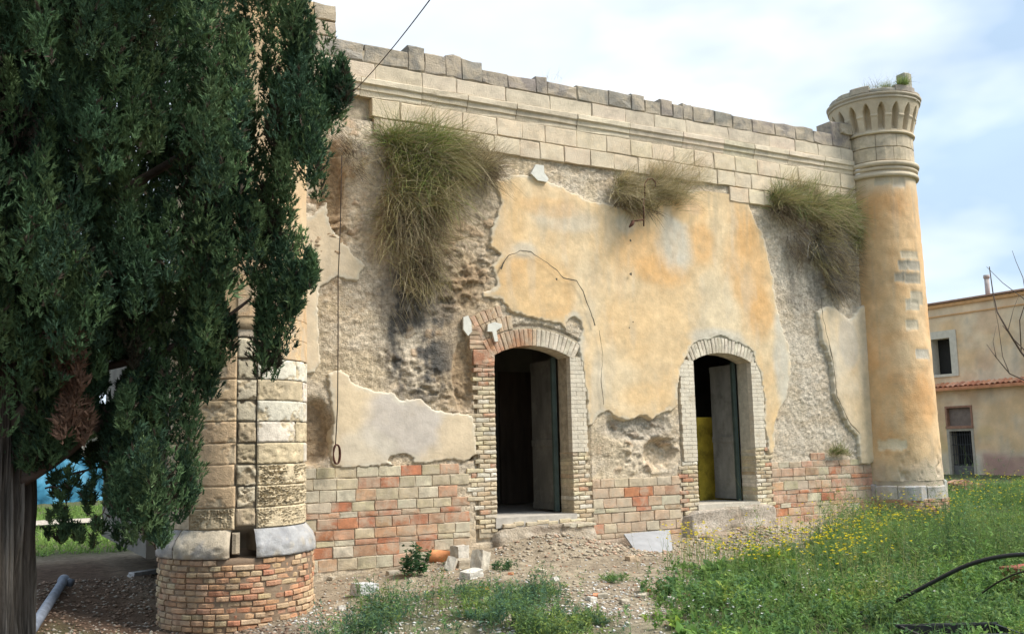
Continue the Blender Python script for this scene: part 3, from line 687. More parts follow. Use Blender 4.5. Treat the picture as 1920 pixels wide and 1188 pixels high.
# ---------------------------------------------------------------- round towers
def ang_noise(a, z, cx, s, k=1.0, r=.8): return fbm(cx+np.cos(a)*r*k, np.sin(a)*r*k, z*k, seed=s, oct=4, gain=.6)
def lathe(prof, cx, cy, n, colf, noise_amp=0.006, seed=0, dispf=None):
    """prof: list of (r, z); returns verts, faces, colours"""
    P = np.array(prof, float); A = np.linspace(0, 2*math.pi, n, endpoint=False)
    AA, RR = np.meshgrid(A, P[:, 0]); _, Z = np.meshgrid(A, P[:, 1])
    R = RR+noise_amp*fbm(cx+np.cos(AA)*5, np.sin(AA)*5, Z*6, seed=seed, oct=3)
    if dispf is not None: R = R+dispf(AA, Z, RR)
    c = colf(AA, Z)
    V = np.stack([cx+R*np.cos(AA), cy+R*np.sin(AA), Z], -1).reshape(-1, 3)
    i_ = np.arange(AA.size).reshape(AA.shape); i_ = np.concatenate([i_, i_[:, :1]], 1)
    return V, gridfaces(i_), c.reshape(-1, 3)
def dense(prof, dz):
    out = []
    for (r0_, z0_), (r1_, z1_) in zip(prof[:-1], prof[1:]):
        n = max(1, int(max(abs(z1_-z0_), abs(r1_-r0_))/dz))
        for i in range(n): t = i/n; out.append((r0_+(r1_-r0_)*t, z0_+(z1_-z0_)*t))
    out.append(prof[-1]); return out
def wedge(cx, cy, r, rin, a0, a1, z0, z1, rnd, ch=.012, jit=.006):
    """one curved stone: angular sector between a0..a1"""
    n = max(2, int((a1-a0)*r/.12)); v = []
    for i in range(n+1):
        a = a0+(a1-a0)*i/n; e = (1 if i in (0, n) else 0)
        rc_ = r-ch*e*1.0+rnd.uniform(-jit, jit)*.5
        for (rad, z) in ((rin, z0), (rc_-ch, z0), (rc_, z0+ch), (rc_, z1-ch), (rc_-ch, z1), (rin, z1)):
            v.append((cx+rad*math.cos(a), cy+rad*math.sin(a), z+rnd.uniform(-jit, jit)*.3))
    f = []
    for i in range(n):
        for j in range(5): f.append((i*6+j, i*6+6+j, i*6+7+j, i*6+1+j))
    f.append(tuple(range(6))); f.append(tuple(n*6+q for q in range(5, -1, -1)))
    return v, f
def wedge_obj(name, parent, cx, cy, r, rin, a0, a1, z0, z1, col, **k):
    v, f = wedge(cx, cy, r, rin, a0, a1, z0, z1, rr, **k)
    me = bpy.data.meshes.new(name); me.from_pydata(v, [], f); me.update()
    return under(link(name, me, BRICKM if name == 'brick' else MASON, None, None, None, None, col), parent)

# right tower
RX, RY = 15.12, 12.5
rtow = tag(empty('round_tower', (RX, RY, 0)), 'slender ochre round turret with corbelled crown at the right end of the castle wall', 'tower', 'round turrets at the ends of the castle wall')
def adj(px_, py_, r=.69):                                 # angle on the right tower for a photo pixel
    d = ray(px_, py_); a = d[0]**2+d[1]**2; bq = -2*(d[0]*RX+d[1]*RY); cq = RX**2+RY**2-r*r
    disc = max(bq*bq-4*a*cq, 0); t = (-bq-math.sqrt(disc))/(2*a); q = CAM+d*t
    return math.atan2(q[1]-RY, q[0]-RX), q[2]
LOST = []
for (p0, p1, col) in [((1686,489),(1704,506),(.33,.29,.22)),((1704,489),(1726,506),(.36,.32,.25)),((1678,511),(1696,528),(.38,.33,.25)),((1698,511),(1727,530),(.34,.30,.23)),((1710,545),(1731,570),(.42,.36,.26)),((1700,562),(1724,580),(.42,.37,.28)),((1718,655),(1742,672),(.45,.40,.32)),((1648,825),(1700,842),(.62,.52,.36)),((1690,470),(1722,484),(.48,.40,.28)),((1640,330),(1676,346),(.42,.36,.26)),((1676,328),(1700,350),(.47,.40,.3)),((1700,600),(1722,618),(.50,.42,.3))]:
    a0, z0 = adj(p0[0], p1[1]); a1, _ = adj(p1[0], p1[1]); _, z1 = adj(p0[0], p0[1]); LOST.append((a0, a1, min(z0, z1), max(z0, z1), col))
def lostf(a, z, q):
    aa = np.where(a > math.pi, a-2*math.pi, a); n = .05*ang_noise(a, z, 31, 399, 9)
    return np.minimum(np.minimum(aa-q[0], q[1]-aa)*.69, np.minimum(z-q[2], q[3]-z))+n*.6
def tcol(a, z):
    c = np.zeros(a.shape+(3,))+np.array([0.67, 0.45, 0.24])
    c = mixc(c, (0.66, 0.36, 0.15), sst(-.2, .5, ang_noise(a, z, 3, 301, 1.3))*.75)
    c = mixc(c, (0.70, 0.54, 0.34), sst(-.1, .5, ang_noise(a, z, 5, 302, 1.0))*.6)
    c = c*(1+.10*ang_noise(a, z, 15, 308, 9))[..., None]; c = mixc(c, (.42, .34, .24), .4*sst(.15, .6, fbm(np.cos(a)*6+3, np.sin(a)*6, z*.7, seed=309, oct=4)))
    c = mixc(c, (0.60, 0.50, 0.35), sst(5.9, 6.3, z+.1*ang_noise(a, z, 1, 304, 4))*.9)
    c = mixc(c, (0.50, 0.42, 0.31), sst(1.35, .9, z+.25*ang_noise(a, z, 2, 303, 3))*.9)
    c = mixc(c, (0.30, 0.24, 0.17), sst(.15, .6, ang_noise(a, z, 9, 305, 4))*.35*sst(2.0, 1.0, z))
    for q in LOST: c = mixc(c, np.array(q[4])*1.1, sst(-.022, .006, lostf(a, z, q)))
    c = mixc(c, (0.66, 0.50, 0.31), .5*sst(.1, .5, ang_noise(a, z*.35, 12, 306, 3)))
    return c
def tdisp(a, z, r):
    pit = sst(.05, .45, ang_noise(a, z, 8, 310, 7))*sst(1.5, .9, z)
    joint = 0
    for q in LOST: joint = joint-.012*sst(-.005, .015, lostf(a, z, q))
    for zz in (1.95, 2.75, 3.55, 4.35, 5.15): joint = joint-.004*np.exp(-((z-zz)/.02)**2)
    return -.05*pit+joint
prof = dense([(.735, .80), (.72, 1.6), (.69, 3.5), (.667, 5.4), (.655, 6.32)], .035)
V, Fq, c = lathe(prof, RX, RY, 260, tcol, .010, 320, tdisp)
under(link('shaft', mesh('shaft', V, Fq, c, True), REND), rtow)
A0 = math.radians(-215); A1 = math.radians(35)            # side seen from the yard
def band_col(base):
    def f(a, z):
        c = np.zeros(a.shape+(3,))+np.array(base); c = mixc(c, (0.42, 0.36, 0.27), sst(0, .5, ang_noise(a, z, 7, 330, 3))*.6)
        return mixc(c, (0.63, 0.55, 0.41), sst(.1, .5, ang_noise(a, z, 17, 331, 3))*.5)
    return f
# moulded rings under the drum
for z0, pr in ((6.32, [(.65, 0), (.705, .005), (.72, .04), (.705, .08), (.675, .09), (.675, .12)]), (6.445, [(.675, 0), (.70, .01), (.705, .05), (.69, .07)]), (6.52, [(.69, 0), (.725, .01), (.738, .05), (.725, .085), (.68, .10), (.63, .11)])):
    V, Fq, c = lathe([(r_, z0+z_) for r_, z_ in pr], RX, RY, 120, band_col((.55, .46, .33)), .006, 335)
    under(link('moulded_ring', mesh('moulded_ring', V, Fq, c, False), REND), rtow)
# drum courses of separate stones
zz = 6.63
for kz, h_ in enumerate((.26, .25)):
    a = A0+.2*kz
    while a < A1:
        da = random.uniform(.45, .75); wedge_obj('stone_block', rtow, RX, RY, .662, .50, a+.006, a+da-.006, zz+.004, zz+h_-.004, jcol((.56, .47, .33), .08)); a += da
    zz += h_
V, Fq, c = lathe([(.63, 7.14), (.695, 7.145), (.70, 7.18), (.675, 7.19), (.62, 7.20)], RX, RY, 120, band_col((.56, .47, .33)), .004, 336)
under(link('moulded_ring', mesh('moulded_ring', V, Fq, c, False), REND), rtow)
# flared crown with pointed niches: displaced cone with niches cut by radius
NN = 18
def crown_r(z): t = np.clip((z-7.17)/.60, 0, 1); return .665+.155*t**1.1
def crown_disp(a, z, r):
    u = ((a/(2*math.pi)*NN) % 1)-.5; t = (z-7.17)
    halfw = np.where(t < .38, .26, .26*np.sqrt(np.clip((.52-t)/.14, 0, 1)))
    inside = sst(0.0, .05, halfw-np.abs(u))*sst(.04, .07, t)
    capital = .012*(np.abs(t-.30) < .02)*(1-inside)
    return -.15*inside*sst(0, .25, t+.05)*1.0+capital
pr = [(float(crown_r(z)), z) for z in np.arange(7.17, 7.78, .012)]
V, Fq, c = lathe(pr, RX, RY, NN*36, band_col((.54, .45, .32)), .004, 340, crown_disp)
under(link('corbelled_crown', mesh('corbelled_crown', V, Fq, c, False), REND), rtow)
V, Fq, c = lathe([(.78, 7.765), (.835, 7.77), (.845, 7.80), (.82, 7.83), (.855, 7.84), (.865, 7.875), (.82, 7.885)], RX, RY, 140, band_col((.44, .38, .29)), .008, 341)
under(link('moulded_ring', mesh('moulded_ring', V, Fq, c, False), REND), rtow)
a = A0
while a < A1:
    da = random.uniform(.35, .6); top = 7.99+random.uniform(-.05, .04)
    wedge_obj('stone_block', rtow, RX, RY, .84, .58, a+.004, a+da-.004, 7.885, top, jcol((.36, .33, .27), .12), jit=.016, ch=.02); a += da
b = MB(); n = 40; b.add([(RX+.68*math.cos(2*math.pi*i/n), RY+.68*math.sin(2*math.pi*i/n), 7.90) for i in range(n)], [tuple(range(n))]); under(link('tower_top', b.build('tower_top'), MORT), rtow)
aM, _ = adj(1699, 160, .8)
wedge_obj('merlon_stub', rtow, RX, RY, .83, .60, aM-.02, aM+.19, 7.99, 8.28, (.36, .35, .28), jit=.016, ch=.02)
# eroded foot stones and brick footing
a = A0
while a < A1:
    da = random.uniform(.5, .8); wedge_obj('foot_stone', rtow, RX, RY, .775+random.uniform(0, .03), .58, a+.01, a+da-.01, .47+random.uniform(-.02, .02), .74+random.uniform(-.03, .06), jcol((.40, .385, .36), .12), jit=.03, ch=.022); a += da
for kz in range(7):
    a = A0+.09*(kz % 2)
    while a < A1:
        wedge_obj('brick', rtow, RX, RY, .80+random.uniform(-.015, .01), .68, a+.004, a+.19-.004, .02+kz*.068, .02+kz*.068+.058, jcol(random.choice([(.40, .20, .13), (.44, .30, .2)]), .15), jit=.006, ch=.006); a += .19
V, Fq, c = lathe([(.75, -.2), (.775, .49), (.75, .50), (.73, .81)], RX, RY, 60, band_col((.36, .30, .22)), .01, 342)
under(link('footing_core', mesh('footing_core', V, Fq, c, True), REND), rtow)

# left tower
LX, LY = 2.88, 11.65
ltow = tag(empty('round_tower', (LX, LY, -.25)), 'round corner tower of honeycombed stone on a brick drum, half hidden by the cypress', 'tower', 'round turrets at the ends of the castle wall')
def toA(px_, py_, r):
    d = ray(px_, py_); a = d[0]**2+d[1]**2; bq = -2*(d[0]*LX+d[1]*LY); cq = LX**2+LY**2-r*r
    disc = max(bq*bq-4*a*cq, 0); t = (-bq-math.sqrt(disc))/(2*a); return math.atan2((CAM+d*t)[1]-LY, (CAM+d*t)[0]-LX)
_h0, _h1 = toA(432, 1000, .8) % (2*math.pi), toA(480, 1000, .8) % (2*math.pi)
def hole_ang(a): return sst(_h0-.02, _h0+.02, a)*sst(_h1+.02, _h1-.02, a)
def lcol(a, z): 
    c = np.zeros(a.shape+(3,))+np.array([0.60, 0.45, 0.28]); c = mixc(c, (0.64, 0.40, 0.20), sst(-.2, .4, ang_noise(a, z, 3, 351, 1.2))*.6); return mixc(c, (.20, .16, .11), sst(2.95, 2.9, z))
V, Fq, c = lathe(dense([(.725, .50), (.725, 2.9), (.757, 2.92), (.757, 7.4)], .08), LX, LY, 160, lcol, .01, 352, lambda a, z, r: -.22*hole_ang(a)*(z < .74))
under(link('shaft', mesh('shaft', V, Fq, c, True), REND), ltow)
aS0, aS1 = toA(443, 850, .76), toA(481, 850, .76); aR = toA(566, 850, .765)+.9
aL0 = aS0-1.6
rowsL = [.735+.232*i for i in range(17)]
HC = []
def worn(name, a0, a1, z0, z1, col, col2=(.50, .40, .26), er=.5, r=.772):
    na, nz_ = max(6, int((a1-a0)*.76/.012)), int((z1-z0)/.011)
    A, Z = np.meshgrid(np.linspace(a0, a1, na), np.linspace(z0, z1, nz_)); sd_ = random.random()*50
    n_ = fbm(A*5+sd_, Z*7, seed=701, oct=5, gain=.62); n2_ = fbm(A*16+sd_, Z*18, seed=702, oct=3)
    e = np.minimum.reduce([(A-a0)*.76, (a1-A)*.76, Z-z0, z1-Z])+.012*n2_
    loss = sst(.05, .30, n_)*er
    R_ = r-.016*loss-.006*n2_*(.3+loss)-.014*sst(.009, -.004, e)-.010*sst(.25, .5, n2_)*loss
    c = np.zeros(A.shape+(3,))+np.array(col); c = mixc(c, col2, loss*1.3); c = mixc(c, np.array(col)*.75, .6*sst(.012, 0, e)); c = c*(1+.12*n2_)[..., None]
    i_ = np.arange(A.size).reshape(A.shape)
    return under(link(name, mesh(name, np.stack([LX+R_*np.cos(A), LY+R_*np.sin(A), Z], -1).reshape(-1, 3), gridfaces(i_), c.reshape(-1, 3), True), MASONA), ltow)
def honey(name, a0, a1, z0, z1, col, amp):
    na, nz_ = max(8, int((a1-a0)*.76/.008)), int((z1-z0)/.008)
    a = np.linspace(a0, a1, na); z = np.linspace(z0, z1, nz_); A, Z = np.meshgrid(a, z)
    w1, w2, wi = worley(A*.76/.036, Z/.028+.5*fbm(A*9, Z*9, seed=8), 77)
    e = np.minimum.reduce([(A-a0)*.76, (a1-A)*.76, Z-z0, z1-Z])
    n = sst(-.35, .1, fbm(A*4, Z*4, seed=int(abs(a0)*100)+3))
    d = amp*sst(.16, .5, w2-w1*.6-.1*wi)*n*sst(.0, .03, e)
    R = .772-d-.03*sst(.018, 0, e)
    c = np.zeros(A.shape+(3,))+np.array(col); c = mixc(c, np.array(col)*.8, sst(.15, .5, w2-w1)*.3)
    i_ = np.arange(A.size).reshape(A.shape)
    return under(link(name, mesh(name, np.stack([LX+R*np.cos(A), LY+R*np.sin(A), Z], -1).reshape(-1, 3), gridfaces(i_), c.reshape(-1, 3), True), MASONA), ltow)
for i, z0 in enumerate(rowsL):
    z1 = z0+.226
    white = (.66, .60, .49); tn = (.56, .45, .30)
    # right of the slot
    if i < 3: honey('honeycombed_stone', aS1+.012, aR, z0, z1, (.62, .51, .34), (.028, .05, .05)[i])
    elif i < 8:
        cuts = [aS1+.006, aR-.98+random.uniform(-.15, .2), aR]
        for a0, a1 in zip(cuts[:-1], cuts[1:]): worn('stone_block', a0, a1-.008, z0, z1-random.uniform(0, .004), jcol(white if random.random() < .7 else tn, .08), (.53, .43, .28), random.uniform(.3, 1))
    # slot fill
    if i < 10: worn('stone_block', aS0+.002+.02*(i in (1, 4)), aS1-.004, z0+.006+(.03 if i == 0 else 0), z1-.006, jcol((.50, .40, .26) if i in (0, 3, 4) else (.60, .51, .37), .08), (.44, .35, .23), 1.0, .757-.016*(i % 2))
    # left of the slot
    if i == 0: honey('honeycombed_stone', aL0+.9, aS0-.012, z0, z1, (.60, .48, .31), .035); wedge_obj('stone_block', ltow, LX, LY, .772, .62, aL0, aL0+.9, z0, z1, jcol(tn))
    elif i < 9: worn('rendered_block', aL0, aS0-.006-.02*(i == 2), z0, z1+.004, jcol((.64, .46, .28), .05), (.54, .43, .29), .7)
    if i >= 8 and i < 14: wedge_obj('rendered_block', ltow, LX, LY, .772, .62, aS1 if i < 10 else aS0, aR, z0, z1+.004, jcol((.63, .43, .24), .04), jit=.003, ch=.005)
# sloping base moulding in four stones, with the broken gap at the slot
def base_stone(a0, a1, col, top=.735):
    n = max(4, int((a1-a0)*.85/.03)); zz_ = [.42]+list(np.linspace(.44, top, 15)); rr_ = [.70]+list(np.interp(np.linspace(.44, top, 15), [.44, .50, .56, .62, .67, .705, top], [.88, .885, .88, .85, .815, .79, .765]))
    A, I = np.meshgrid(np.linspace(a0, a1, n), np.arange(len(zz_))); Z = np.array(zz_)[I]; R = np.array(rr_)[I]+.022*fbm(A*11, Z*13, seed=360, oct=5, gain=.75)-.012*sst(.1, .5, fbm(A*30, Z*30, seed=364, oct=2))
    e = np.minimum(A-a0, a1-A); R = R-.022*sst(.015, 0, e)
    c = np.zeros(A.shape+(3,))+np.array(col); c = mixc(c, (.29, .29, .30), sst(0, .4, fbm(A*7, Z*8, seed=361))*.6); c = mixc(c, (.58, .50, .38), sst(.1, .5, fbm(A*9, Z*9, seed=362))*.6)
    i_ = np.arange(A.size).reshape(A.shape)
    under(link('base_moulding', mesh('base_moulding', np.stack([LX+R*np.cos(A), LY+R*np.sin(A), Z], -1).reshape(-1, 3), gridfaces(i_), c.reshape(-1, 3), True), MASONA), ltow)
aH0, aH1 = toA(430, 1000, .88), toA(482, 1000, .88)
base_stone(aH1, aR+.1, (.38, .375, .37)); base_stone(aH0-.8, aH0, (.50, .42, .31)); base_stone(aH0-1.8, aH0-.81, (.42, .38, .34))
wedge_obj('stone_block', ltow, LX, LY, .74, .60, aH0+.02, aH0+.13, .47, .70, (.46, .38, .27), jit=.02)
b = MB(); b.box(-.09, .09, -.02, .02, 0, .2)
# brick drum
zt = .43; pitch = .0625; nrow = 14
for kz in range(nrow):
    z1 = zt-kz*pitch; z0 = z1-pitch+.008
    a = math.radians(-195)+.08*(kz % 2)+random.uniform(0, .03)
    while a < math.radians(5):
        da = random.uniform(.135, .185) if random.random() < .8 else random.uniform(.2, .27)
        am = a+da/2; gap_top = kz < 1 and aH0-.05 < am < aH1+.05
        gap_bot = kz > 11 and toA(440, 1150, .88) < am < toA(500, 1150, .88)
        if not (gap_top or gap_bot):
            cc_ = random.choice([(.50, .27, .15), (.53, .35, .20), (.56, .42, .26), (.46, .21, .12), (.52, .30, .17), (.54, .38, .23)])
            if am < toA(380, 1100, .88): cc_ = tuple(.5*p+.5*q for p, q in zip(cc_, (.42, .30, .19)))
            if nrow*0+kz <= 20: wedge_obj('brick', ltow, LX, LY, .870+random.uniform(-.016, .008), .80, a+.006+random.uniform(0, .006), a+da-.006, z0+.004*math.sin(a*6+kz), z1+.004*math.sin(a*6+kz)-random.uniform(0, .005), jcol(cc_, .16), jit=.010, ch=.009)
        a += da
V, Fq, c = lathe(dense([(.845, -.6), (.848, .43), (.50, .44), (.50, .52)], .05), LX, LY, 90, lambda a, z: np.zeros(a.shape+(3,))+np.array([.24, .17, .115]), .02, 365,
    lambda a, z, r: -.16*((a % (2*math.pi) > (toA(440,1150,.88)) % (2*math.pi)) & (a % (2*math.pi) < (toA(500,1150,.88)) % (2*math.pi)) & (z < -.25)))
under(link('drum_core', mesh('drum_core', V, Fq, c, True), REND), ltow)
# masonry joining the tower to the wall
b = MB(); b.box(2.3, 3.3, LY, DW+.4, -.3, 7.1); under(link('linking_wall', b.build('linking_wall'), MORT), ltow)

# ---------------------------------------------------------------- building behind, right
BX = 32.0
bld = tag(empty('farm_building', (BX, 20, 0)), 'long two storey ochre building with tiled eaves beyond the right tower', 'building')
def Bp(x, y): d = ray(x, y); q = CAM+d*(BX/d[0]); return q[1], q[2]
wy1, wz1 = Bp(1745, 637); wy0, wz0 = Bp(1786, 700)
ty1, tz1 = Bp(1775, 765); ty0, tz0 = Bp(1822, 797)
dy1, dz1 = Bp(1780, 808); dy0, dz0 = Bp(1828, 892)
holes = [(wy0, wy1, wz0, wz1), (ty0, ty1, tz0, tz1), (dy0, dy1, -.06, dz1)]
ys = np.unique(np.round(np.r_[np.arange(8, 34, .12), [v for h_ in holes for v in h_[:2]]], 4)); zs = np.unique(np.round(np.r_[np.arange(-.3, 6.5, .12), 6.45, [v for h_ in holes for v in h_[2:]]], 4))
YY, ZZ = np.meshgrid(ys, zs)
c = np.zeros(YY.shape+(3,))+np.array([0.76, 0.51, 0.28]); c = mixc(c, (0.76, 0.59, 0.40), sst(-.2, .4, fbm(YY*.6, ZZ*.8, seed=401)))
c = mixc(c, (0.62, 0.42, 0.17), sst(-.1, .4, fbm(YY*.5, ZZ*.7, seed=402))*.7*sst(3.4, 2.9, ZZ))
c = mixc(c, (0.46, 0.39, 0.30), sst(0, .5, fbm(YY*1.2, ZZ*.5, seed=403, oct=5, gain=.65))*.7); c = mixc(c, (.66, .42, .25), sst(.1, .5, fbm(YY*.9, ZZ*1.2, seed=407))*.6)
c = mixc(c, (0.60, 0.55, 0.47), sst(1.3, .9, ZZ+.4*fbm(YY, ZZ, seed=405))*.5)
c = mixc(c, (0.42, 0.22, 0.17), sst(.95, .7, ZZ+.5*fbm(YY*.9, ZZ, seed=404))*.8*sst(dy0-.2, dy0-.5, YY))
ym = (YY[:-1, :-1]+YY[1:, 1:])/2; zm = (ZZ[:-1, :-1]+ZZ[1:, 1:])/2; kp = np.ones(ym.shape, bool)
for a, b_, c0_, c1 in holes: kp &= ~((ym > a) & (ym < b_) & (zm > c0_) & (zm < c1))
i_ = np.arange(YY.size).reshape(YY.shape)
under(link('facade', mesh('facade', np.stack([YY*0+BX+.02*fbm(YY*2, ZZ*2, seed=406), YY, ZZ], -1).reshape(-1, 3), gridfaces(i_, kp)[:, ::-1], c.reshape(-1, 3), True), FACM), bld)
b = MB(); b.box(BX+.45, BX+7, 8, 34, -.3, 6.3); b.box(BX+.05, BX+.45, 8, 8.2, -.3, 6.4); b.box(BX+.05, BX+.45, 33.8, 34, -.3, 6.4)
under(link('building_body', b.build('building_body'), DARK), bld)
def frame(name, a, b_, z0, z1, wd, pr, m, parent, sill=True):
    q = MB(); q.box(BX-pr, BX+.4, a-wd, a, z0, z1+wd); q.box(BX-pr, BX+.4, b_, b_+wd, z0, z1+wd); q.box(BX-pr, BX+.4, a, b_, z1, z1+wd)
    if sill: q.box(BX-pr-.03, BX+.4, a-wd, b_+wd, z0-.1, z0)
    return under(link(name, q.build(name), m), parent)
PALEF = mat('pale_stone_trim', base=(0.60, 0.53, 0.42), var=.12, bump=.3); RBRN = mat('red_brown_trim', base=(0.32, 0.17, 0.11), var=.2, bump=.2); GRYT = mat('grey_brown_trim', base=(0.40, 0.34, 0.26), var=.2, bump=.3)
frame('window_frame', wy0, wy1, wz0, wz1, .28, .03, PALEF, bld)
frame('transom_frame', ty0, ty1, tz0, tz1, .07, .03, RBRN, bld)
frame('door_frame', dy0, dy1, -.05, dz1, .10, .02, GRYT, bld, False)
q = MB(); q.box(BX+.12, BX+.16, ty0, ty1, tz0, tz1); under(link('transom_panel', q.build('transom_panel'), mat('transom_board', base=(.20, .15, .12), var=.2)), bld)
q = MB()
for i in range(9): yy = dy0+(dy1-dy0)*(i+.5)/9; q.tube([(BX+.1, yy, .5), (BX+.1, yy, dz1)], .012, 5)
for i in range(4): z_ = .55+i*.36; q.tube([(BX+.1, dy0, z_), (BX+.1, dy1, z_)], .012, 5)
under(link('door_grille', q.build('door_grille'), GRILLE), bld)
q = MB(); q.box(BX+.08, BX+.12, dy0, dy1, -.05, .52); under(link('door_panel', q.build('door_panel'), mat('grey_door_panel', base=(.12, .11, .10), var=.2)), bld)
# eaves: tile strip, each tile a piece
def tile_mesh():
    v = []; n = 6
    for j, (xo, zo, r) in enumerate([(0, 0, .085), (-.45, -.17, .10)]):
        for i in range(n+1): a = math.pi*i/n; v.append((xo, math.cos(a)*r, zo+math.sin(a)*r*.8))
    f = [(i, i+1, n+2+i, n+1+i) for i in range(n)]
    me = bpy.data.meshes.new('roof_tile'); me.from_pydata(v, [], f); me.update(); me.materials.append(TERRA)
    m_ = me; return m_
TM = tile_mesh(); 
eav = link('tiled_ledge', None); 
q = MB(); q.add([(BX, 8, 3.52), (BX, 34, 3.52), (BX-.44, 34, 3.33), (BX-.44, 8, 3.33), (BX, 8, 3.40), (BX, 34, 3.40), (BX-.42, 34, 3.24), (BX-.42, 8, 3.24)], [(0, 1, 2, 3), (7, 6, 5, 4), (3, 2, 6, 7)])
bpy.data.objects.remove(eav); eav = under(link('tiled_ledge', q.build('tiled_ledge'), mat('ledge_terracotta', base=(.62, .27, .14), var=.25)), bld)
yy = 17.5
while yy < 26:
    t_ = link('roof_tile', TM, None, None, (BX+.02, yy+random.uniform(-.01, .01), 3.50+random.uniform(-.01, .015)), None, None, jcol(random.choice([(.66, .29, .16), (.70, .36, .22), (.56, .26, .16)]), .12))
    under(t_, eav); yy += .21
q = MB(); q.box(BX-.10, BX+.3, 8, 34, 6.36, 6.48); q.box(BX-.05, BX+.3, 8, 34, 6.02, 6.06); under(link('cornice', q.build('cornice'), mat('cornice_ochre', base=(.66, .38, .18), var=.15)), bld)
q = MB(); q.add([(BX-.2, 8, 6.50), (BX-.2, 34, 6.50), (BX+3.7, 34, 7.0), (BX+3.7, 8, 7.0), (BX-.2, 8, 6.56), (BX-.2, 34, 6.56), (BX+3.7, 34, 7.08), (BX+3.7, 8, 7.08)], [(3, 2, 1, 0), (4, 5, 6, 7), (0, 1, 5, 4), (2, 3, 7, 6)])
roof = under(link('roof', q.build('roof'), mat('roof_terracotta', base=(.40, .24, .17), var=.3)), bld)
cy, cz = Bp(1851, 545); q = MB(); q.tube([(BX+.6, cy*1.018, 6.4), (BX+.6, cy*1.018, 7.28)], .085, 12); q.tube([(BX+.6, cy*1.018, 7.26), (BX+.6, cy*1.018, 7.38)], .11, 12)
under(link('flue_pipe', q.build('flue_pipe', True), mat('flue', base=(.42, .36, .33), var=.15)), bld)
q = MB(); q.box(BX-.9, BX, dy0-.6, dy1+.6, -.3, -.06+.0); under(link('door_step', q.build('door_step'), PALEF), bld)

# ---------------------------------------------------------------- hanging grass tufts
def blades(n, base, dirn, length, width, droop, cols, segs=5):
    """base (n,3), dirn (n,3) unit, ribbons bending down"""
    t = np.linspace(0, 1, segs+1)[None, :, None]
    L_ = length[:, None, None]; P = base[:, None, :]+dirn[:, None, :]*L_*t
    P[..., 2] -= (droop[:, None]*(length[:, None])*(t[..., 0]**2))
    bend = np.cross(dirn, RNG.normal(size=(n, 3))); ph = RNG.uniform(0, 6.28, n)[:, None]
    P = P+bend[:, None, :]*(L_*(.16*t**2+.05*np.sin(t*5+ph[:, None])*t))
    side = np.cross(dirn, RNG.normal(size=(n, 3))); side /= np.linalg.norm(side, axis=1, keepdims=True)+1e-9
    wv = width[:, None, None]*(1-t*0.85)
    A = P-side[:, None, :]*wv/2; B = P+side[:, None, :]*wv/2
    V = np.stack([A, B], 2).reshape(-1, 3); k_ = (segs+1)*2
    b0 = np.arange(n)[:, None]*k_; j = np.arange(segs)[None, :]*2
    f = np.stack([b0+j, b0+j+1, b0+j+3, b0+j+2], -1).reshape(-1, 4)
    C = np.repeat(cols[:, None, :], k_, 1).reshape(-1, 3)
    return V, f, C
def unit(v): return v/(np.linalg.norm(v, axis=-1, keepdims=True)+1e-9)
def tuft(name, label, spec, y0=DW-.03):
    Vs, Fs, Cs = [], [], []; off = 0
    for (cx, cy, rx, ry, n, d, spread, l0, l1, dr, pal, wd) in spec:
        if name == 'grass_tuft': n = int(n*.80); rx *= 1.15; ry *= 1.3; wd *= .9; spread *= 1.25; dr *= .8
        a = RNG.uniform(0, 2*math.pi, n); r_ = np.sqrt(RNG.uniform(0, 1, n))
        ox, oz = W(cx, cy); x = ox+np.cos(a)*r_*rx/128; z = oz+np.sin(a)*r_*ry/128
        y = y0-RNG.uniform(0, .04, n)
        g = max(6, n//22); gi = (g*RNG.uniform(0, 1, n)**1.8).astype(int); gd = RNG.normal(size=(g, 3)); gl = RNG.uniform(.45, 1.15, g)[gi]; gp = np.stack([RNG.uniform(-1, 1, g), RNG.uniform(-1, 1, g)], -1)[gi]
        x = .35*x+.65*(ox+gp[:, 0]*rx/128)+.02*RNG.normal(size=n); z = .35*z+.65*(oz+gp[:, 1]*ry/128)+.02*RNG.normal(size=n)
        dd = unit(unit(np.array(d, float))[None]+(spread*1.45*gd)[gi]+spread*.55*RNG.normal(size=(n, 3))); dd[:, 1] = -np.abs(dd[:, 1])-.05; dd = unit(dd)
        l0, l1 = l0*.8*gl, l1*1.0*gl; dr = dr*.42
        pc_ = np.array(pal)[RNG.integers(0, len(pal), g)[gi]]*RNG.uniform(.65, 1.35, (n, 1)); pc_[RNG.uniform(0, 1, n) < .22] = (.40, .34, .21)
        V, f, C = blades(n, np.stack([x, y, z], -1), dd, RNG.uniform(l0, l1, n), RNG.uniform(wd*.7, wd*1.3, n), RNG.uniform(dr*.5, dr*1.4, n), pc_)
        Vs.append(V); Fs.append(f+off); Cs.append(C); off += len(V)
    V = np.concatenate(Vs); org = V.mean(0); org[2] = V[:, 2].min()
    o = link(name, mesh(name, V-org, np.concatenate(Fs), np.concatenate(Cs)), DRY, None, tuple(org))
    return tag(o, label, 'plant', 'grass tufts growing out of the castle wall')
GR = [(.22, .29, .08), (.30, .34, .12), (.14, .21, .07)]; OL = [(.33, .30, .13), (.42, .37, .18), (.24, .24, .11)]; DR = [(.52, .44, .27), (.44, .36, .22), (.60, .51, .33)]; BR = [(.17, .13, .09), (.24, .18, .12), (.13, .11, .09)]; GY = [(.24, .22, .19), (.17, .16, .14), (.33, .31, .27)]
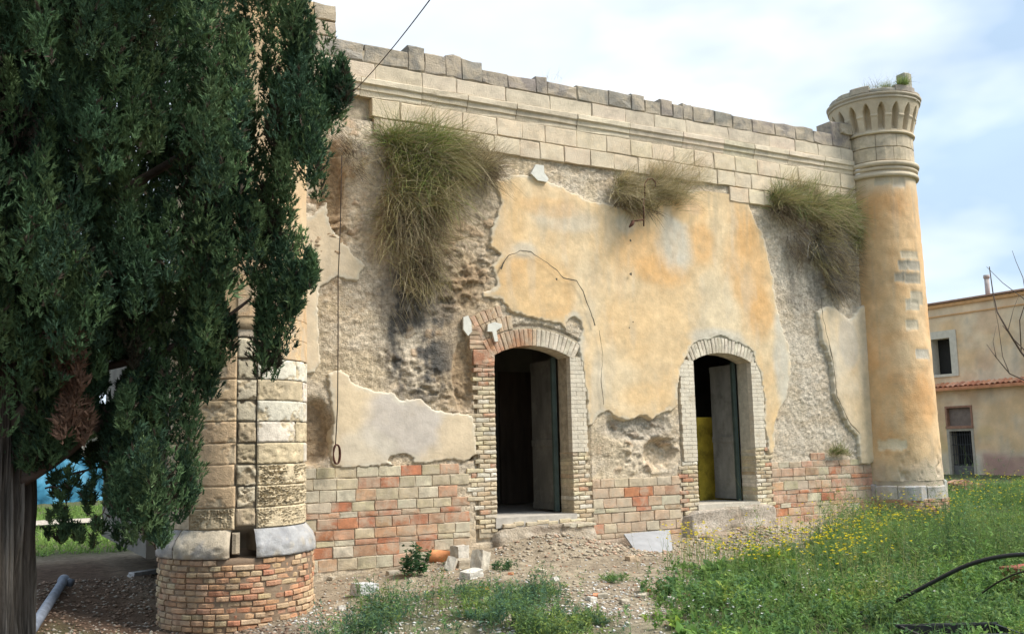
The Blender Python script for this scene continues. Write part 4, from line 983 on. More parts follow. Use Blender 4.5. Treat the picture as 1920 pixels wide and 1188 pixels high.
tuft('grass_tuft', 'largest hanging grass tuft, green and straw coloured, high on the wall beside the cypress', [
    (735, 262, 30, 16, 350, (-.3, -.8, .8), .5, .25, .6, .3, GR, .008), (860, 280, 50, 25, 500, (.8, -.7, .6), .5, .3, .7, .4, DR+OL, .006),
    (780, 285, 70, 34, 2300, (.15, -.9, .55), .45, .35, .85, .75, GR+OL, .010),
    (830, 300, 60, 40, 1500, (.5, -.9, .3), .4, .35, .8, .8, OL+DR, .009),
    (760, 300, 60, 20, 500, (-.5, -.8, .1), .35, .3, .7, .7, BR+GY, .008),
    (790, 350, 80, 50, 1900, (.1, -.8, -.2), .4, .35, .8, .8, OL+GR+DR, .010),
    (775, 430, 75, 60, 1900, (0, -.6, -.6), .35, .3, .7, .7, OL+BR+DR, .009),
    (790, 500, 60, 40, 1200, (0, -.45, -.8), .3, .25, .6, .6, OL+DR+BR, .009),
    (770, 560, 40, 30, 260, (0, -.25, -1), .25, .25, .5, .3, GY, .006)])
tuft('grass_tuft', 'small brown dry grass tuft right of the largest green one under the ashlar', [
    (900, 310, 40, 20, 1300, (.25, -.8, .65), .4, .3, .65, .5, BR+DR, .007), (890, 320, 40, 20, 500, (.4, -.8, .1), .4, .2, .5, .6, BR+OL, .008)])
tuft('grass_tuft', 'feathery straw grass tuft above the iron bracket in the middle of the wall', [
    (1240, 330, 70, 22, 500, (.2, -.8, .9), .5, .3, .6, .3, DR, .005), (1175, 360, 45, 25, 1500, (.1, -.9, .45), .5, .25, .60, .6, OL+DR, .008), (1240, 365, 60, 25, 1500, (.35, -.8, .7), .4, .3, .75, .6, DR+OL, .006),
    (1190, 385, 55, 14, 900, (0, -.8, -.1), .4, .2, .4, .6, BR+OL, .008), (1300, 330, 50, 30, 380, (.4, -.8, .6), .4, .3, .6, .6, DR, .005)])
tuft('grass_tuft', 'shaggy grass tuft with grey dead roots next to the right tower', [
    (1470, 380, 55, 22, 1500, (-.1, -.9, .5), .5, .25, .7, .7, GR+OL, .010), (1530, 395, 50, 30, 1700, (.35, -.9, .4), .4, .3, .75, .8, OL+DR+GR, .010),
    (1575, 400, 36, 40, 1300, (.5, -.8, .1), .4, .25, .6, .8, OL+DR+GR, .010), (1470, 395, 45, 18, 700, (-.2, -.8, -.3), .4, .2, .45, .5, BR, .010),
    (1540, 460, 50, 40, 1600, (.1, -.6, -.5), .4, .25, .6, .7, GY+BR+OL, .009), (1600, 430, 26, 50, 900, (.5, -.7, -.1), .5, .2, .45, .5, OL+DR+GR, .009), (1585, 500, 30, 60, 900, (.1, -.6, -.6), .5, .2, .4, .4, GY+BR+DR, .007), (1500, 350, 60, 16, 500, (.2, -.7, 1), .5, .25, .5, .3, DR+GR, .006), (1560, 520, 34, 40, 1100, (.1, -.4, -.8), .3, .2, .5, .5, GY+BR, .008), (1490, 450, 30, 40, 500, (0, -.5, -.8), .3, .2, .4, .5, GY+BR, .008)])
tuft('grass_tuft', 'thin dry tuft at the left edge of the wall beside the hanging cable', [
    (665, 290, 24, 40, 420, (-.2, -.8, -.2), .4, .3, .8, .8, DR+BR, .006)])
tuft('grass_tuft', 'low green tuft on the rubble ledge beside the right tower, above the brick plinth', [(1568, 848, 30, 5, 600, (0, -.5, .8), .4, .12, .28, .3, GR+OL, .007)])
def small_tuft(P, n, l0, l1, pal, label, name='grass_tuft', spread=.45, wd=.006, rad=.08, grp=None, cat='plant'):
    P = np.array(P, float); a = RNG.uniform(0, 2*math.pi, n); r_ = np.sqrt(RNG.uniform(0, 1, n))*rad
    base = np.stack([np.cos(a)*r_, np.sin(a)*r_, np.zeros(n)], -1); dd = unit(np.array([0, 0, 1.])+spread*RNG.normal(size=(n, 3))); dd[:, 2] = np.abs(dd[:, 2])
    V, f, C = blades(n, base, dd, RNG.uniform(l0, l1, n), np.full(n, wd), RNG.uniform(.1, .6, n), np.array(pal)[RNG.integers(0, len(pal), n)]*RNG.uniform(.7, 1.25, (n, 1)), 3)
    return tag(link(name, mesh(name, V, f, C), VEG, None, tuple(P)), label, cat, grp)
def ontow(px_, py_): a, _ = adj(px_, py_, .8); return (RX+.72*math.cos(a), RY+.72*math.sin(a), 7.96)
small_tuft(ontow(1622, 170), 90, .1, .3, GR, 'tiny green weed at the left of the turret top', 'weed', grp='weeds on top of the right turret')
small_tuft(ontow(1662, 165), 220, .1, .32, GR+OL, 'bushy green weed in the middle of the turret top', 'weed', grp='weeds on top of the right turret', rad=.14)
small_tuft(ontow(1642, 168), 40, .2, .5, GY+BR, 'sparse brownish stalks on the turret top between two green weeds', 'weed', grp='weeds on top of the right turret', wd=.004)
small_tuft((ontow(1690, 160)[0], ontow(1690, 160)[1]-.1, 8.02), 320, .1, .32, GR, 'dense green weed against the stub on the turret top', 'weed', grp='weeds on top of the right turret', rad=.1)
a_, z_ = W(1030, 148); small_tuft((a_, DW, 7.15), 26, .2, .45, DR+OL, 'few straw stalks on the parapet left of the middle', 'weed', wd=.003, rad=.25)

# ---------------------------------------------------------------- iron bracket, cables
b = MB(); Q = lambda x, y, D=DW-.28: (W(x, y, D)[0], D, W(x, y, D)[1])
b.tube([Q(1207, 372), Q(1207, 424)], .012, 6); b.tube([Q(1209, 372), Q(1209, 345), Q(1214, 336), Q(1223, 335), Q(1229, 342), Q(1229, 350)], .010, 6)
b.tube([Q(1207, 412), Q(1184, 415)], .012, 6); b.tube([Q(1188, 414), Q(1185, 420), Q(1180, 426)], [.02, .03, .012], 6); b.tube([Q(1209, 372), (Q(1209, 372)[0], DW, Q(1209, 372)[2])], .012, 6)
tag(link('iron_bracket', b.build('iron_bracket', True), RUST), 'rusty iron lamp bracket sticking out of the wall below a straw grass tuft', 'bracket')
def catenary(P0, P1, sag, n=24):
    P0, P1 = np.array(P0), np.array(P1); return [tuple(P0+(P1-P0)*t+np.array([0, 0, -sag*4*t*(1-t)])) for t in np.linspace(0, 1, n)]
D1 = DW-.13
b = MB(); pts = [Q(641, 292, D1), Q(640, 340, D1), Q(638, 430, D1), Q(634, 520, D1), Q(634, 640, D1), Q(633, 760, D1), Q(629, 835, D1)]; b.tube(pts, .007, 6)
cab = link('hanging_cable', b.build('hanging_cable', True), CABLE); tag(cab, 'thin dark cable hanging down the wall beside the cypress, coiled at its end', 'cable')
b = MB(); cx_, cz_ = W(631, 851, D1)
pts = [(cx_+.045*math.cos(t)*(1+.1*math.sin(t*.7)), D1-.01+.02*math.sin(t*1.3), cz_+.125*math.sin(t)) for t in np.linspace(0, 2*math.pi*4, 90)]; b.tube(pts, .009, 6)
coil = link('cable_coil', b.build('cable_coil', True), mat('coil_brown', base=(.12, .06, .045), bump=0), cab)
b = MB(); a0 = Q(652, 182, DW-.08); a1 = tuple(T(815, -12, 8.0)); b.tube(catenary(a0, a1, .05), .0055, 5)
tag(link('overhead_wire', b.build('overhead_wire', True), CABLE), 'thin overhead wire running up from the parapet into the sky', 'wire')

# ---------------------------------------------------------------- loose things on the ground
def rockmesh(name, sx, sy, sz, seed, ang=.35, sub=2):
    import bmesh
    bm = bmesh.new(); bmesh.ops.create_cube(bm, size=1); bmesh.ops.subdivide_edges(bm, edges=bm.edges[:], cuts=sub, use_grid_fill=True)
    r_ = random.Random(seed)
    for v in bm.verts:
        c_ = v.co.copy(); l = c_.length; c_ = c_*(1-ang*.5*max(0, l-.6)); 
        v.co = Vector((c_.x*sx, c_.y*sy, c_.z*sz))+Vector((r_.uniform(-1, 1)*sx, r_.uniform(-1, 1)*sy, r_.uniform(-1, 1)*sz))*.035
    me = bpy.data.meshes.new(name); bm.to_mesh(me); bm.free(); return me
def rock(px_, py_, s, col, label, seed, rot=(0, 0, 0), name='stone', dz=0., grp=None, m=STONE, cat='stone', ang=.35):
    x, y = G(px_, py_, float(gz(*G(px_, py_)))); 
    return tag(link(name, rockmesh(name, *s, seed, ang), m, None, (x, y, float(gz(x, y))+s[2]*.40+dz), rot, None, col), label, cat, grp)
rock(862, 1032, (.20, .16, .26), (.55, .50, .42), 'squared pale stone block standing against the plinth left of the first doorway', 1, (0, 0, .3), dz=.0)
rock(901, 1052, (.19, .17, .27), (.56, .50, .40), 'tilted squared stone block nearest the first doorway step', 2, (0, .25, .5))
rock(868, 1056, (.20, .13, .10), (.44, .38, .29), 'small flat stone lying between the tilted and the standing stone blocks', 3, (.1, 0, .1))
rock(846, 1064, (.12, .12, .18), (.60, .55, .46), 'broken whitish stone touching the mouth of the orange clay pipe', 4, (.3, .3, .9))
rock(884, 1082, (.26, .16, .10), (.60, .57, .50), 'pale angular stone lying in front of the stone blocks', 5, (.1, -.1, .4))
rock(683, 1112, (.26, .22, .14), (.58, .58, .57), 'large greyish white stone lying alone between the tower and the weeds', 6, (0, .05, .2))
rock(737, 1078, (.16, .12, .06), (.45, .40, .32), 'small flat tan stone beneath the weed by the plinth', 7)
rock(330, 1180, (.17, .10, .05), (.66, .65, .62), 'white flat stone fragment in front of the brick drum', 8)
rock(246, 1182, (.22, .12, .05), (.45, .43, .3), 'mossy flat stone at the bottom edge left of the brick drum', 9)
rock(1185, 1046, (.16, .12, .07), (.50, .38, .26), 'tan stone at the foot of the leaning grey slab', 10)
rock(275, 1083, (.50, .14, .07), (.40, .38, .36), 'long grey weathered slab fragment beside the left tower foot', 12, (0, 0, .5))
rock(700, 1150, (.1, .08, .04), (.60, .3, .18), 'small orange tile shard left of the foreground weeds', 13, grp='shards')
for i, (a, b_) in enumerate([(908, 1102), (958, 1078), (1215, 1108), (1060, 1168), (1118, 1120)]):
    rock(a, b_, (.10, .07, .03), (.60, .26, .14), ['orange tile shard beside the weed clump below the pale angular stone', 'orange tile shard just left of the bare middle ground under the first doorway', 'orange tile shard rightmost on the bare earth below the grey slab', 'orange tile shard nearest the bottom edge on the bare earth', 'orange tile shard just below the flat green grass clump'][i], 20+i, (0, .1, i), 'tile_shard', grp='terracotta shards on the bare earth', m=TERRA, cat='shard')
for i, (a, b_) in enumerate([(1110, 1125), (1170, 1130), (1131, 1122), (1205, 1120), (1015, 1066), (1255, 1124), (640, 1135), (655, 1180), (965, 1110), (622, 1100), (596, 1085), (1040, 1090)]):
    rock(a, b_, (.10*random.uniform(.7, 1.3), .08, .045), random.choice([(.6, .57, .5), (.5, .44, .34)]), ['pale stone fragment in the middle bare earth, left of the flat grass clump', 'pale stone fragment directly below the flat green grass clump', 'pale stone fragment between two others below the flat grass clump', 'pale stone fragment at the meadow edge below the flat grass clump', 'pale stone fragment close under the first doorway step', 'pale stone fragment touching the left edge of the meadow', 'pale stone fragment left of the large greyish white stone', 'pale stone fragment at the bottom edge below the large greyish white stone', 'pale stone fragment at the upper edge of the middle weeds', 'pale stone fragment near the right side of the brick drum', 'pale stone fragment leaning at the foot of the brick drum', 'pale stone fragment in the open earth below the first doorway'][i], 40+i, (0, .1, i*1.3), 'stone_fragment', grp='pale stone fragments on the bare earth')
# clay pipe
x, y = G(822, 1052, .05); b = MB(); dv = Vector((.9, -.55, -.12)).normalized(); n = 18
P0 = Vector((x-.08, y+.08, float(gz(x, y))+.10)); P1 = P0+dv*.30
b.tube([P0, P0+dv*.1, P0+dv*.26, P0+dv*.26, P1], [.085, .09, .092, .105, .105], n, False)
b.tube([P1, P0+dv*.05], [.088, .07], n, False); b.add([P1+Vector((0, 0, 0))], [])
tag(link('clay_pipe', b.build('clay_pipe', True), TERRA, None, None, None, None, (.62, .27, .12)), 'orange clay pipe lying beside the stone blocks', 'pipe')
# leaning grey slab
def slab(pts, y_top, th, name, label, m):
    v = []
    return v
xa, za = W(1170, 1000, 12.36); xb, zb = W(1256, 992, 12.38); gxa, gya = G(1200, 1044, -.05); gxb, gyb = G(1262, 1034, -.05)
b = MB(); V4 = [(xa, 12.36, za), (xb, 12.38, zb), (gxb, gyb, -.05), (gxa, gya, -.05)]
n_ = (Vector(V4[1])-Vector(V4[0])).cross(Vector(V4[3])-Vector(V4[0])).normalized()*.03
b.add([Vector(q) for q in V4]+[Vector(q)+n_ for q in V4], [(3, 2, 1, 0), (4, 5, 6, 7), (0, 1, 5, 4), (1, 2, 6, 5), (2, 3, 7, 6), (3, 0, 4, 7)])
tag(link('grey_slab', b.build('grey_slab'), CONC), 'smooth grey slab leaning against the plinth between the doorways', 'slab')
# pipe on the left
b = MB(); p0 = Vector((*G(66, 1142, .0), .02)); p1 = Vector((*G(118, 1092, .0), .07)); p0.z = float(gz(p0.x, p0.y))+.07; p1.z = float(gz(p1.x, p1.y))+.09
dv = (p1-p0).normalized(); b.tube([p0-dv*.3, p0, p1, p1+dv*.02, p1+dv*.10], [.055, .055, .055, .072, .072], 14)
b.tube([p1+dv*.05, p1+dv*.05+Vector((.10, -.06, -.03))], [.05, .05], 12)
tag(link('grey_pipe', b.build('grey_pipe', True), PIPE), 'grey plastic drain pipe lying beside the cypress trunk', 'pipe')
# black hoses
def hose(pts, r_, label, name='black_hose'):
    P = [T(*q) for q in pts]; P = np.array(P); s = np.r_[0, np.cumsum(np.linalg.norm(np.diff(P, axis=0), axis=1))]; u = np.linspace(0, s[-1], 50)
    Pm = np.stack([np.interp(u, s, P[:, k_]) for k_ in range(3)], -1)
    for _ in range(6): Pm[1:-1] = (Pm[:-2]+2*Pm[1:-1]+Pm[2:])/4
    b = MB(); b.tube([tuple(q) for q in Pm], r_, 10); return tag(link(name, b.build(name, True), BLACKP), label, 'hose')
hose([(1560, 1160, 8.55), (1640, 1143, 8.5), (1690, 1122, 8.3), (1750, 1090, 8.1), (1810, 1058, 7.9), (1865, 1043, 7.7), (1935, 1036, 7.4), (2100, 1060, 6.9), (2260, 1230, 6.6)], .017, 'thick black hose arching over the weeds from the right edge')
hose([(1840, 1112, 8.4), (1868, 1092, 8.2), (1900, 1076, 8.0), (1950, 1062, 7.7), (2100, 1100, 7.3)], .008, 'thinner black hose under the thick one at the right edge')
# rusty box
x, y = G(1925, 1115, 0); b = MB(); b.box(-.02, .55, -.2, .25, 0, .26); b.box(-.035, .565, -.215, .265, .24, .27)
tag(link('rusty_box', b.build('rusty_box'), mat('rust_red', base=(.26, .09, .06), var=.4, vscale=12), None, (x-.12, y-.1, 0)), 'red brown rusty metal box cut by the right edge under the hoses', 'box')
x, y = G(1800, 1192, .12); b = MB(); b.box(-.36, .36, -.2, .2, 0, .02); b.box(-.36, .36, -.2, -.18, .02, .14); b.box(-.36, .36, .18, .2, .02, .14); b.box(-.36, -.34, -.18, .18, .02, .14); b.box(.34, .36, -.18, .18, .02, .14)
b.box(-.38, .38, .2, .225, .12, .145)
tag(link('black_tray', b.build('black_tray'), BLACKP, None, (x, y, .03), (0, 0, -.5)), 'black plastic tray in the weeds at the bottom edge', 'tray')
# white bag, brick heap far right
x, y = G(1816, 958, .1); tag(link('white_bag', rockmesh('white_bag', .45, .3, .16, 61, .6, 3), WHITEP, None, (x, y, .12)), 'crumpled white bag in the grass beyond the right tower', 'bag')
hx, hy = G(1800, 945, 0)
hroot = None
hv = MB(); 
for i in range(160):
    a = random.uniform(0, 2*math.pi); r_ = random.gauss(0, .45); xx, yy = hx+math.cos(a)*r_*1.6, hy+math.sin(a)*r_; z_ = .30*math.exp(-(r_/.7)**2)+float(gz(xx, yy)); s_ = random.uniform(.05, .12)
    hv.tube([(xx-s_, yy, z_), (xx+s_*random.uniform(-.2, 1), yy+random.uniform(-.1, .1), z_+random.uniform(-.03, .05))], s_*.5, 4)
tag(link('brick_rubble_heap', hv.build('brick_rubble_heap'), mat('red_rubble', base=(.40, .22, .15), var=.4)), 'low heap of reddish rubble in the grass right of the turret', 'rubble heap', kind='stuff')
# loose wooden/stone slabs by the right plinth
for i, (a, b_, l, rz) in enumerate([(1535, 998, .5, -.3), (1555, 1006, .35, -.5)]):
    rock(a, b_, (l, .12, .05), (.46, .38, .28), ['long flat tan slab piece by the right plinth', 'shorter flat slab piece lying in front of the long one by the right plinth'][i], 70+i, (.1, .15, rz))
# gravel litter
def litter(name, n, regf, sz, pal, label):
    P = []; 
    while len(P) < n:
        a = RNG.uniform(0, 1, (n*2, 2)); q = regf(a); P += [tuple(v) for v in q]
    P = np.array(P[:n]); z = gz(P[:, 0], P[:, 1]); s = RNG.uniform(sz[0], sz[1], n)**1
    oct_ = np.array([(1, 0, 0), (0, 1, 0), (-1, 0, 0), (0, -1, 0), (0, 0, .5), (0, 0, -.5)]); of = np.array([(0, 1, 4), (1, 2, 4), (2, 3, 4), (3, 0, 4), (1, 0, 5), (2, 1, 5), (3, 2, 5), (0, 3, 5)])
    sc = s[:, None, None]*RNG.uniform(.5, 1.5, (n, 6, 1)); a = RNG.uniform(0, 6.28, n); ca, sa = np.cos(a)[:, None], np.sin(a)[:, None]
    V = oct_[None]*sc; V = np.stack([V[..., 0]*ca-V[..., 1]*sa, V[..., 0]*sa+V[..., 1]*ca, V[..., 2]], -1)+np.stack([P[:, 0], P[:, 1], z+s*.15], -1)[:, None]
    Fx = (of[None]+np.arange(n)[:, None, None]*6).reshape(-1, 3); C = np.repeat((np.array(pal)[RNG.integers(0, len(pal), n)]*RNG.uniform(.7, 1.15, (n, 1)))[:, None], 6, 1).reshape(-1, 3)
    return tag(link(name, mesh(name, V.reshape(-1, 3), Fx, C), MASONA), label, 'gravel', kind='stuff')
PALS = [(.62, .58, .50), (.50, .43, .33), (.42, .35, .26), (.66, .65, .62), (.48, .26, .16), (.36, .30, .23)]
def reg1(a): x = 3.0+a[:, 0]*9; y = 6.6+a[:, 1]*5.8; k_ = (RNG.uniform(0, 1, len(x)) < .25+.9*sst(-.2, .5, fbm(x*.9, y*.9, seed=77))); return np.stack([x, y], -1)[k_]
litter('gravel', 9000, reg1, (.006, .024), PALS, 'fine stone and brick debris scattered over the bare earth')
def reg2(a): q = np.stack([3.0+a[:, 0]*3.2, 7.2+a[:, 1]*1.9], -1); return q
litter('gravel', 1100, reg2, (.008, .026), PALS[:4], 'whitish stone chips among the foreground weeds')
def reg3(a): return np.stack([.5+a[:, 0]*2.4, 8.5+a[:, 1]*6], -1)
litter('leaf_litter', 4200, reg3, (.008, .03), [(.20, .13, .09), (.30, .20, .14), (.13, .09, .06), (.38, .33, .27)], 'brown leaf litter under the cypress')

def reg4(a):
    x = 6.5+a[:, 0]*6; y = 11.2+a[:, 1]*1.1; k_ = RNG.uniform(0, 1, len(x)) < .3+.7*sst(-.1, .4, fbm(x*1.2, y*2, seed=78)); return np.stack([x, y], -1)[k_]
litter('rubble_debris', 1000, reg4, (.008, .050), [(.52, .45, .34), (.46, .38, .28), (.40, .33, .25), (.50, .34, .24)], 'broken plaster and stone debris along the foot of the wall below the doorways')
# ---------------------------------------------------------------- weeds and meadow
def leafmesh(base, d, l, wd, cols):
    """folded diamond leaves: base->tip along d"""
    n = len(base); side = unit(np.cross(d, np.tile([0, 0, 1.], (n, 1))+.3*RNG.normal(size=(n, 3)))); upv = np.cross(side, d)
    mid = base+d*l[:, None]*.45; tip = base+d*l[:, None]; tip[:, 2] -= l*.12
    A = mid+side*wd[:, None]/2-upv*wd[:, None]*-.12; B = mid-side*wd[:, None]/2-upv*wd[:, None]*-.12
    V = np.stack([base, A, tip, B], 1).reshape(-1, 3); f = np.array([[0, 1, 2], [0, 2, 3]])[None]+np.arange(n)[:, None, None]*4
    return V, f.reshape(-1, 3), np.repeat(cols[:, None], 4, 1).reshape(-1, 3)
GPAL = np.array([(.15, .26, .055), (.19, .30, .065), (.11, .20, .06), (.23, .32, .085), (.14, .24, .085)])
def plants(name, label, P, hgt, leaves, ll, lw, pal=GPAL, stem=True, rosette=False, cat='weeds', kind='stuff', single=False, spread=.5, lean=.15, group=None):
    """P (n,2) plant feet; leaves per plant along an upright stem"""
    n = len(P); z = gz(P[:, 0], P[:, 1]); foot = np.stack([P[:, 0], P[:, 1], z], -1)
    h = hgt*RNG.uniform(.5, 1.3, n)*(1 if single else 1-.55*sst(10.5, 14.5, P[:, 0]))*(1 if single else (.35+1.5*sst(-.35, .6, fbm(P[:, 0]*1.5, P[:, 1]*1.5, seed=444, oct=3)))); tilt = unit(np.array([0, 0, 1.])+lean*RNG.normal(size=(n, 3)))
    k_ = leaves; u = RNG.uniform(.05, 1, (n, k_))**(1.4 if rosette else .8)
    bs = foot[:, None]+tilt[:, None]*(u*h[:, None])[..., None]+RNG.normal(size=(n, k_, 3))*.008
    dd = RNG.normal(size=(n, k_, 3)); dd[..., 2] = np.abs(dd[..., 2])*spread+.25; dd = unit(dd)
    pt = fbm(P[:, 0]*1.4, P[:, 1]*1.4, seed=445, oct=3)[:, None]
    c = (pal[RNG.integers(0, len(pal), n)]*(1+.35*pt)*np.where(pt > .15, np.array([[1.12, 1.0, .8]]), np.array([[.95, 1.0, 1.15]])))[:, None]*RNG.uniform(.65, 1.35, (n, k_, 1))
    l = RNG.uniform(ll*.6, ll*1.3, n*k_)*(1.15-.5*u.ravel()); V, f, C = leafmesh(bs.reshape(-1, 3), dd.reshape(-1, 3), l, l*lw, c.reshape(-1, 3))
    if stem:
        sV, sf, sC = blades(n, foot, tilt, h*1.05, np.full(n, .006), np.full(n, .03), pal[RNG.integers(0, len(pal), n)]*.8, 2)
        sf = np.concatenate([sf[:, :3], sf[:, [0, 2, 3]]]); V, f, C = np.concatenate([V, sV]), np.concatenate([f, sf+len(V)]), np.concatenate([C, sC])
    org = foot.mean(0) if single else np.zeros(3)
    o = link(name, mesh(name, V-org, f, C), VEG, None, tuple(org)); return tag(o, label, cat, group, kind), foot+tilt*(h[:, None])
def scatter(n, x0, x1, y0, y1, cond):
    out = np.zeros((0, 2))
    while len(out) < n:
        q = np.stack([RNG.uniform(x0, x1, n*3), RNG.uniform(y0, y1, n*3)], -1); pr = cond(q[:, 0], q[:, 1]); out = np.concatenate([out, q[RNG.uniform(0, 1, len(q)) < pr]])
    return out[:n]
mead = lambda x, y: sst(-.25, .7, sdf(x, y, MEAD)+.9*fbm(x*1.3, y*1.3, seed=21, oct=4))*sst(26.5, 25.5, x)
def inview(x, y):
    X, Y, t = proj(np.stack([x, y, x*0], -1)); return ((X > -120) & (X < 2040) & (Y < 1290)).astype(float)
P = scatter(5200, 5, 13, 4.5, 10.5, lambda x, y: mead(x, y)*inview(x, y)); plants('low_weeds', 'low bright green leafy weeds covering the right foreground', P, .15, 13, .062, .45, spread=.6)
P = scatter(5200, 8, 26, 6, 17, lambda x, y: mead(x, y)*inview(x, y)*(np.abs(y) < 40)*(.4+.6*sst(-.3, .3, fbm(x*.5, y*.5, seed=88)))); plants('weeds', 'mixed green weeds spreading beyond the foreground towards the turret', P, .40, 15, .075, .28)
P = scatter(1900, 8.2, 20, 7, 13.6, lambda x, y: mead(x, y)*inview(x, y)*sst(0, .4, fbm(x*.6+3, y*.6, seed=89))); _, tops = plants('tall_weeds', 'tall feathery weeds standing in the right meadow', P, .66, 26, .065, .16, pal=GPAL*np.array([1.0, .95, 1.1]), lean=.1)
P = scatter(420, 5, 14, 4.5, 10.5, lambda x, y: mead(x, y)*inview(x, y)*sst(-.1, .2, fbm(x*.9+9, y*.9, seed=92))); plants('broad_leaf_weeds', 'broad leaved dock like weeds in the right foreground', P, .10, 11, .15, .42, spread=.5, stem=False, pal=GPAL*1.1)
P = scatter(900, 7, 20, 6, 13.8, lambda x, y: mead(x, y)*inview(x, y)*sst(0, .3, fbm(x*.8+5, y*.8, seed=93))); plants('dry_weeds', 'pale yellowish seed stalks mixed into the right meadow', P, .55, 12, .04, .2, pal=np.array([(.34, .36, .12), (.40, .38, .18), (.28, .32, .12)]), lean=.2)
# grass blades in the meadow
P = scatter(15000, 5, 24, 4.5, 15, lambda x, y: mead(x, y)*inview(x, y)); z = gz(P[:, 0], P[:, 1]); n = len(P)
V, f, C = blades(n, np.stack([P[:, 0], P[:, 1], z], -1), unit(np.array([0, 0, 1.])+.3*RNG.normal(size=(n, 3))), RNG.uniform(.1, .32, n)*(1-.5*sst(10.5, 14.5, P[:, 0])), np.full(n, .007), RNG.uniform(.1, .5, n), GPAL[RNG.integers(0, 5, n)]*RNG.uniform(.7, 1.4, (n, 1)), 3)
tag(link('grass', mesh('grass', V, f, C), VEG), 'fine green grass blades between the weeds on the right', 'grass', kind='stuff')
# yellow flowers
def flowers(name, label, tops, size, col, k_=5):
    n = len(tops); c0_ = np.repeat(tops[:, None], k_, 1).reshape(-1, 3); d = RNG.normal(size=(n*k_, 3)); d[:, 2] = np.abs(d[:, 2])*.4+.1; d = unit(d)
    V, f, C = leafmesh(c0_, d, np.full(n*k_, size), np.full(n*k_, size*.75), np.array(col)*RNG.uniform(.8, 1.1, (n*k_, 1)))
    return tag(link(name, mesh(name, V, f, C), VEG), label, 'flowers', kind='stuff')
fz = lambda x, y: mead(x, y)*inview(x, y)
def fregion(pts, n, z0, z1):
    X = RNG.normal(size=(n, 2)); c = np.array(pts)[RNG.integers(0, len(pts), n)]
    out = []
    for (px_, py_, sx, sy), (a, b_) in zip(c, X):
        zz_ = RNG.uniform(z0, z1); x, y = G(px_+a*sx, py_+b_*sy+12, 0.)
        if (y < 12.0 or x > 16.4) and y < 19: out.append((x, y, gz(x, y)+zz_))
    return np.array(out)
ft = fregion([(1500, 1035, 70, 16), (1400, 1075, 50, 14), (1600, 1030, 60, 18), (1690, 985, 60, 14), (1780, 985, 70, 16), (1870, 960, 60, 16), (1850, 950, 60, 14), (1720, 965, 40, 12), (1560, 1035, 60, 16), (1650, 1000, 50, 14), (1310, 1040, 30, 8), (1560, 1075, 60, 14)], 1150, .25, .5)
flowers('yellow_flowers', 'small yellow mustard flowers over the weeds on the right', ft, .025, (.80, .66, .03))
st_ = ft.copy(); st_[:, 2] = gz(st_[:, 0], st_[:, 1]); hh = ft[:, 2]-st_[:, 2]; n = len(ft)
V, f, C = blades(n, st_, np.tile([0, 0, 1.], (n, 1)), hh, np.full(n, .005), np.zeros(n), GPAL[RNG.integers(0, 5, n)], 1)
tag(link('flower_stalks', mesh('flower_stalks', V, f, C), VEG), 'green stalks of the yellow mustard flowers', 'flower stalks', kind='stuff')
ft = fregion([(1560, 1095, 70, 20), (1400, 1160, 60, 14), (1600, 1130, 80, 20), (1300, 1165, 60, 10), (1740, 1040, 50, 14)], 46, .12, .22)
flowers('white_flowers', 'small white flower heads scattered in the right foreground', ft, .018, (.80, .80, .76))
# foreground strip
mf = lambda x, y: sst(-.1, .25, sdf(x, y, MFG)+.5*fbm(x*1.4, y*1.4, seed=23, oct=3))
P = scatter(1150, 2.2, 7, 6, 10, lambda x, y: mf(x, y)*inview(x, y)*(.05+sst(-.1, .4, fbm(x*1.9, y*1.9, seed=91, oct=4)))); plants('low_weeds', 'patchy dark green weeds along the bottom edge in the middle', P, .22, 16, .055, .28, pal=np.array([(.11, .20, .10), (.16, .26, .08), (.10, .18, .10), (.22, .31, .10)]))
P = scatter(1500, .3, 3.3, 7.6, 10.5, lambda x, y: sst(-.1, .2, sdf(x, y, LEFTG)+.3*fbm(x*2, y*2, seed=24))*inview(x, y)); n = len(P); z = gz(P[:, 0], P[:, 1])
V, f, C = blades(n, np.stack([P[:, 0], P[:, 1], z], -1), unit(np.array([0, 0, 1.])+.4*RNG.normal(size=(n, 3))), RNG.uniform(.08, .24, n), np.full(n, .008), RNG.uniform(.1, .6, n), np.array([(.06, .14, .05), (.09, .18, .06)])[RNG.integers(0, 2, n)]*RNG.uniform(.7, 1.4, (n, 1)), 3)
tag(link('grass', mesh('grass', V, f, C), VEG), 'dark green grass at the bottom left between trunk and brick drum', 'grass', kind='stuff')
# single plants
def clump(px_, py_, n, r_, hgt, leaves, ll, lw, label, name='weed', pal=GPAL, **k):
    x, y = G(px_, py_, float(gz(*G(px_, py_)))); a = RNG.uniform(0, 6.28, n); q = np.sqrt(RNG.uniform(0, 1, n))*r_
    return plants(name, label, np.stack([x+np.cos(a)*q, y+np.sin(a)*q], -1), hgt, leaves, ll, lw, pal=pal, cat='plant', kind=None, single=True, **k)
DG = np.array([(.07, .15, .05), (.09, .18, .05), (.06, .12, .05)])
clump(768, 1085, 16, .17, .34, 26, .085, .55, 'leafy green weed climbing the plinth left of the loose stones', pal=DG, spread=.4)
clump(790, 1060, 1, .01, .55, 22, .07, .7, 'single tall stem with broad leaves behind the leafy weed at the plinth', pal=DG, spread=.3)
clump(945, 1058, 24, .16, .12, 16, .06, .25, 'small green weed clump below the first doorway', pal=DG)
clump(1152, 1090, 26, .17, .07, 14, .07, .18, 'flat green grass clump on the bare earth right of the middle')
clump(890, 1118, 26, .16, .10, 14, .06, .25, 'green weed clump below the angular pale stone')
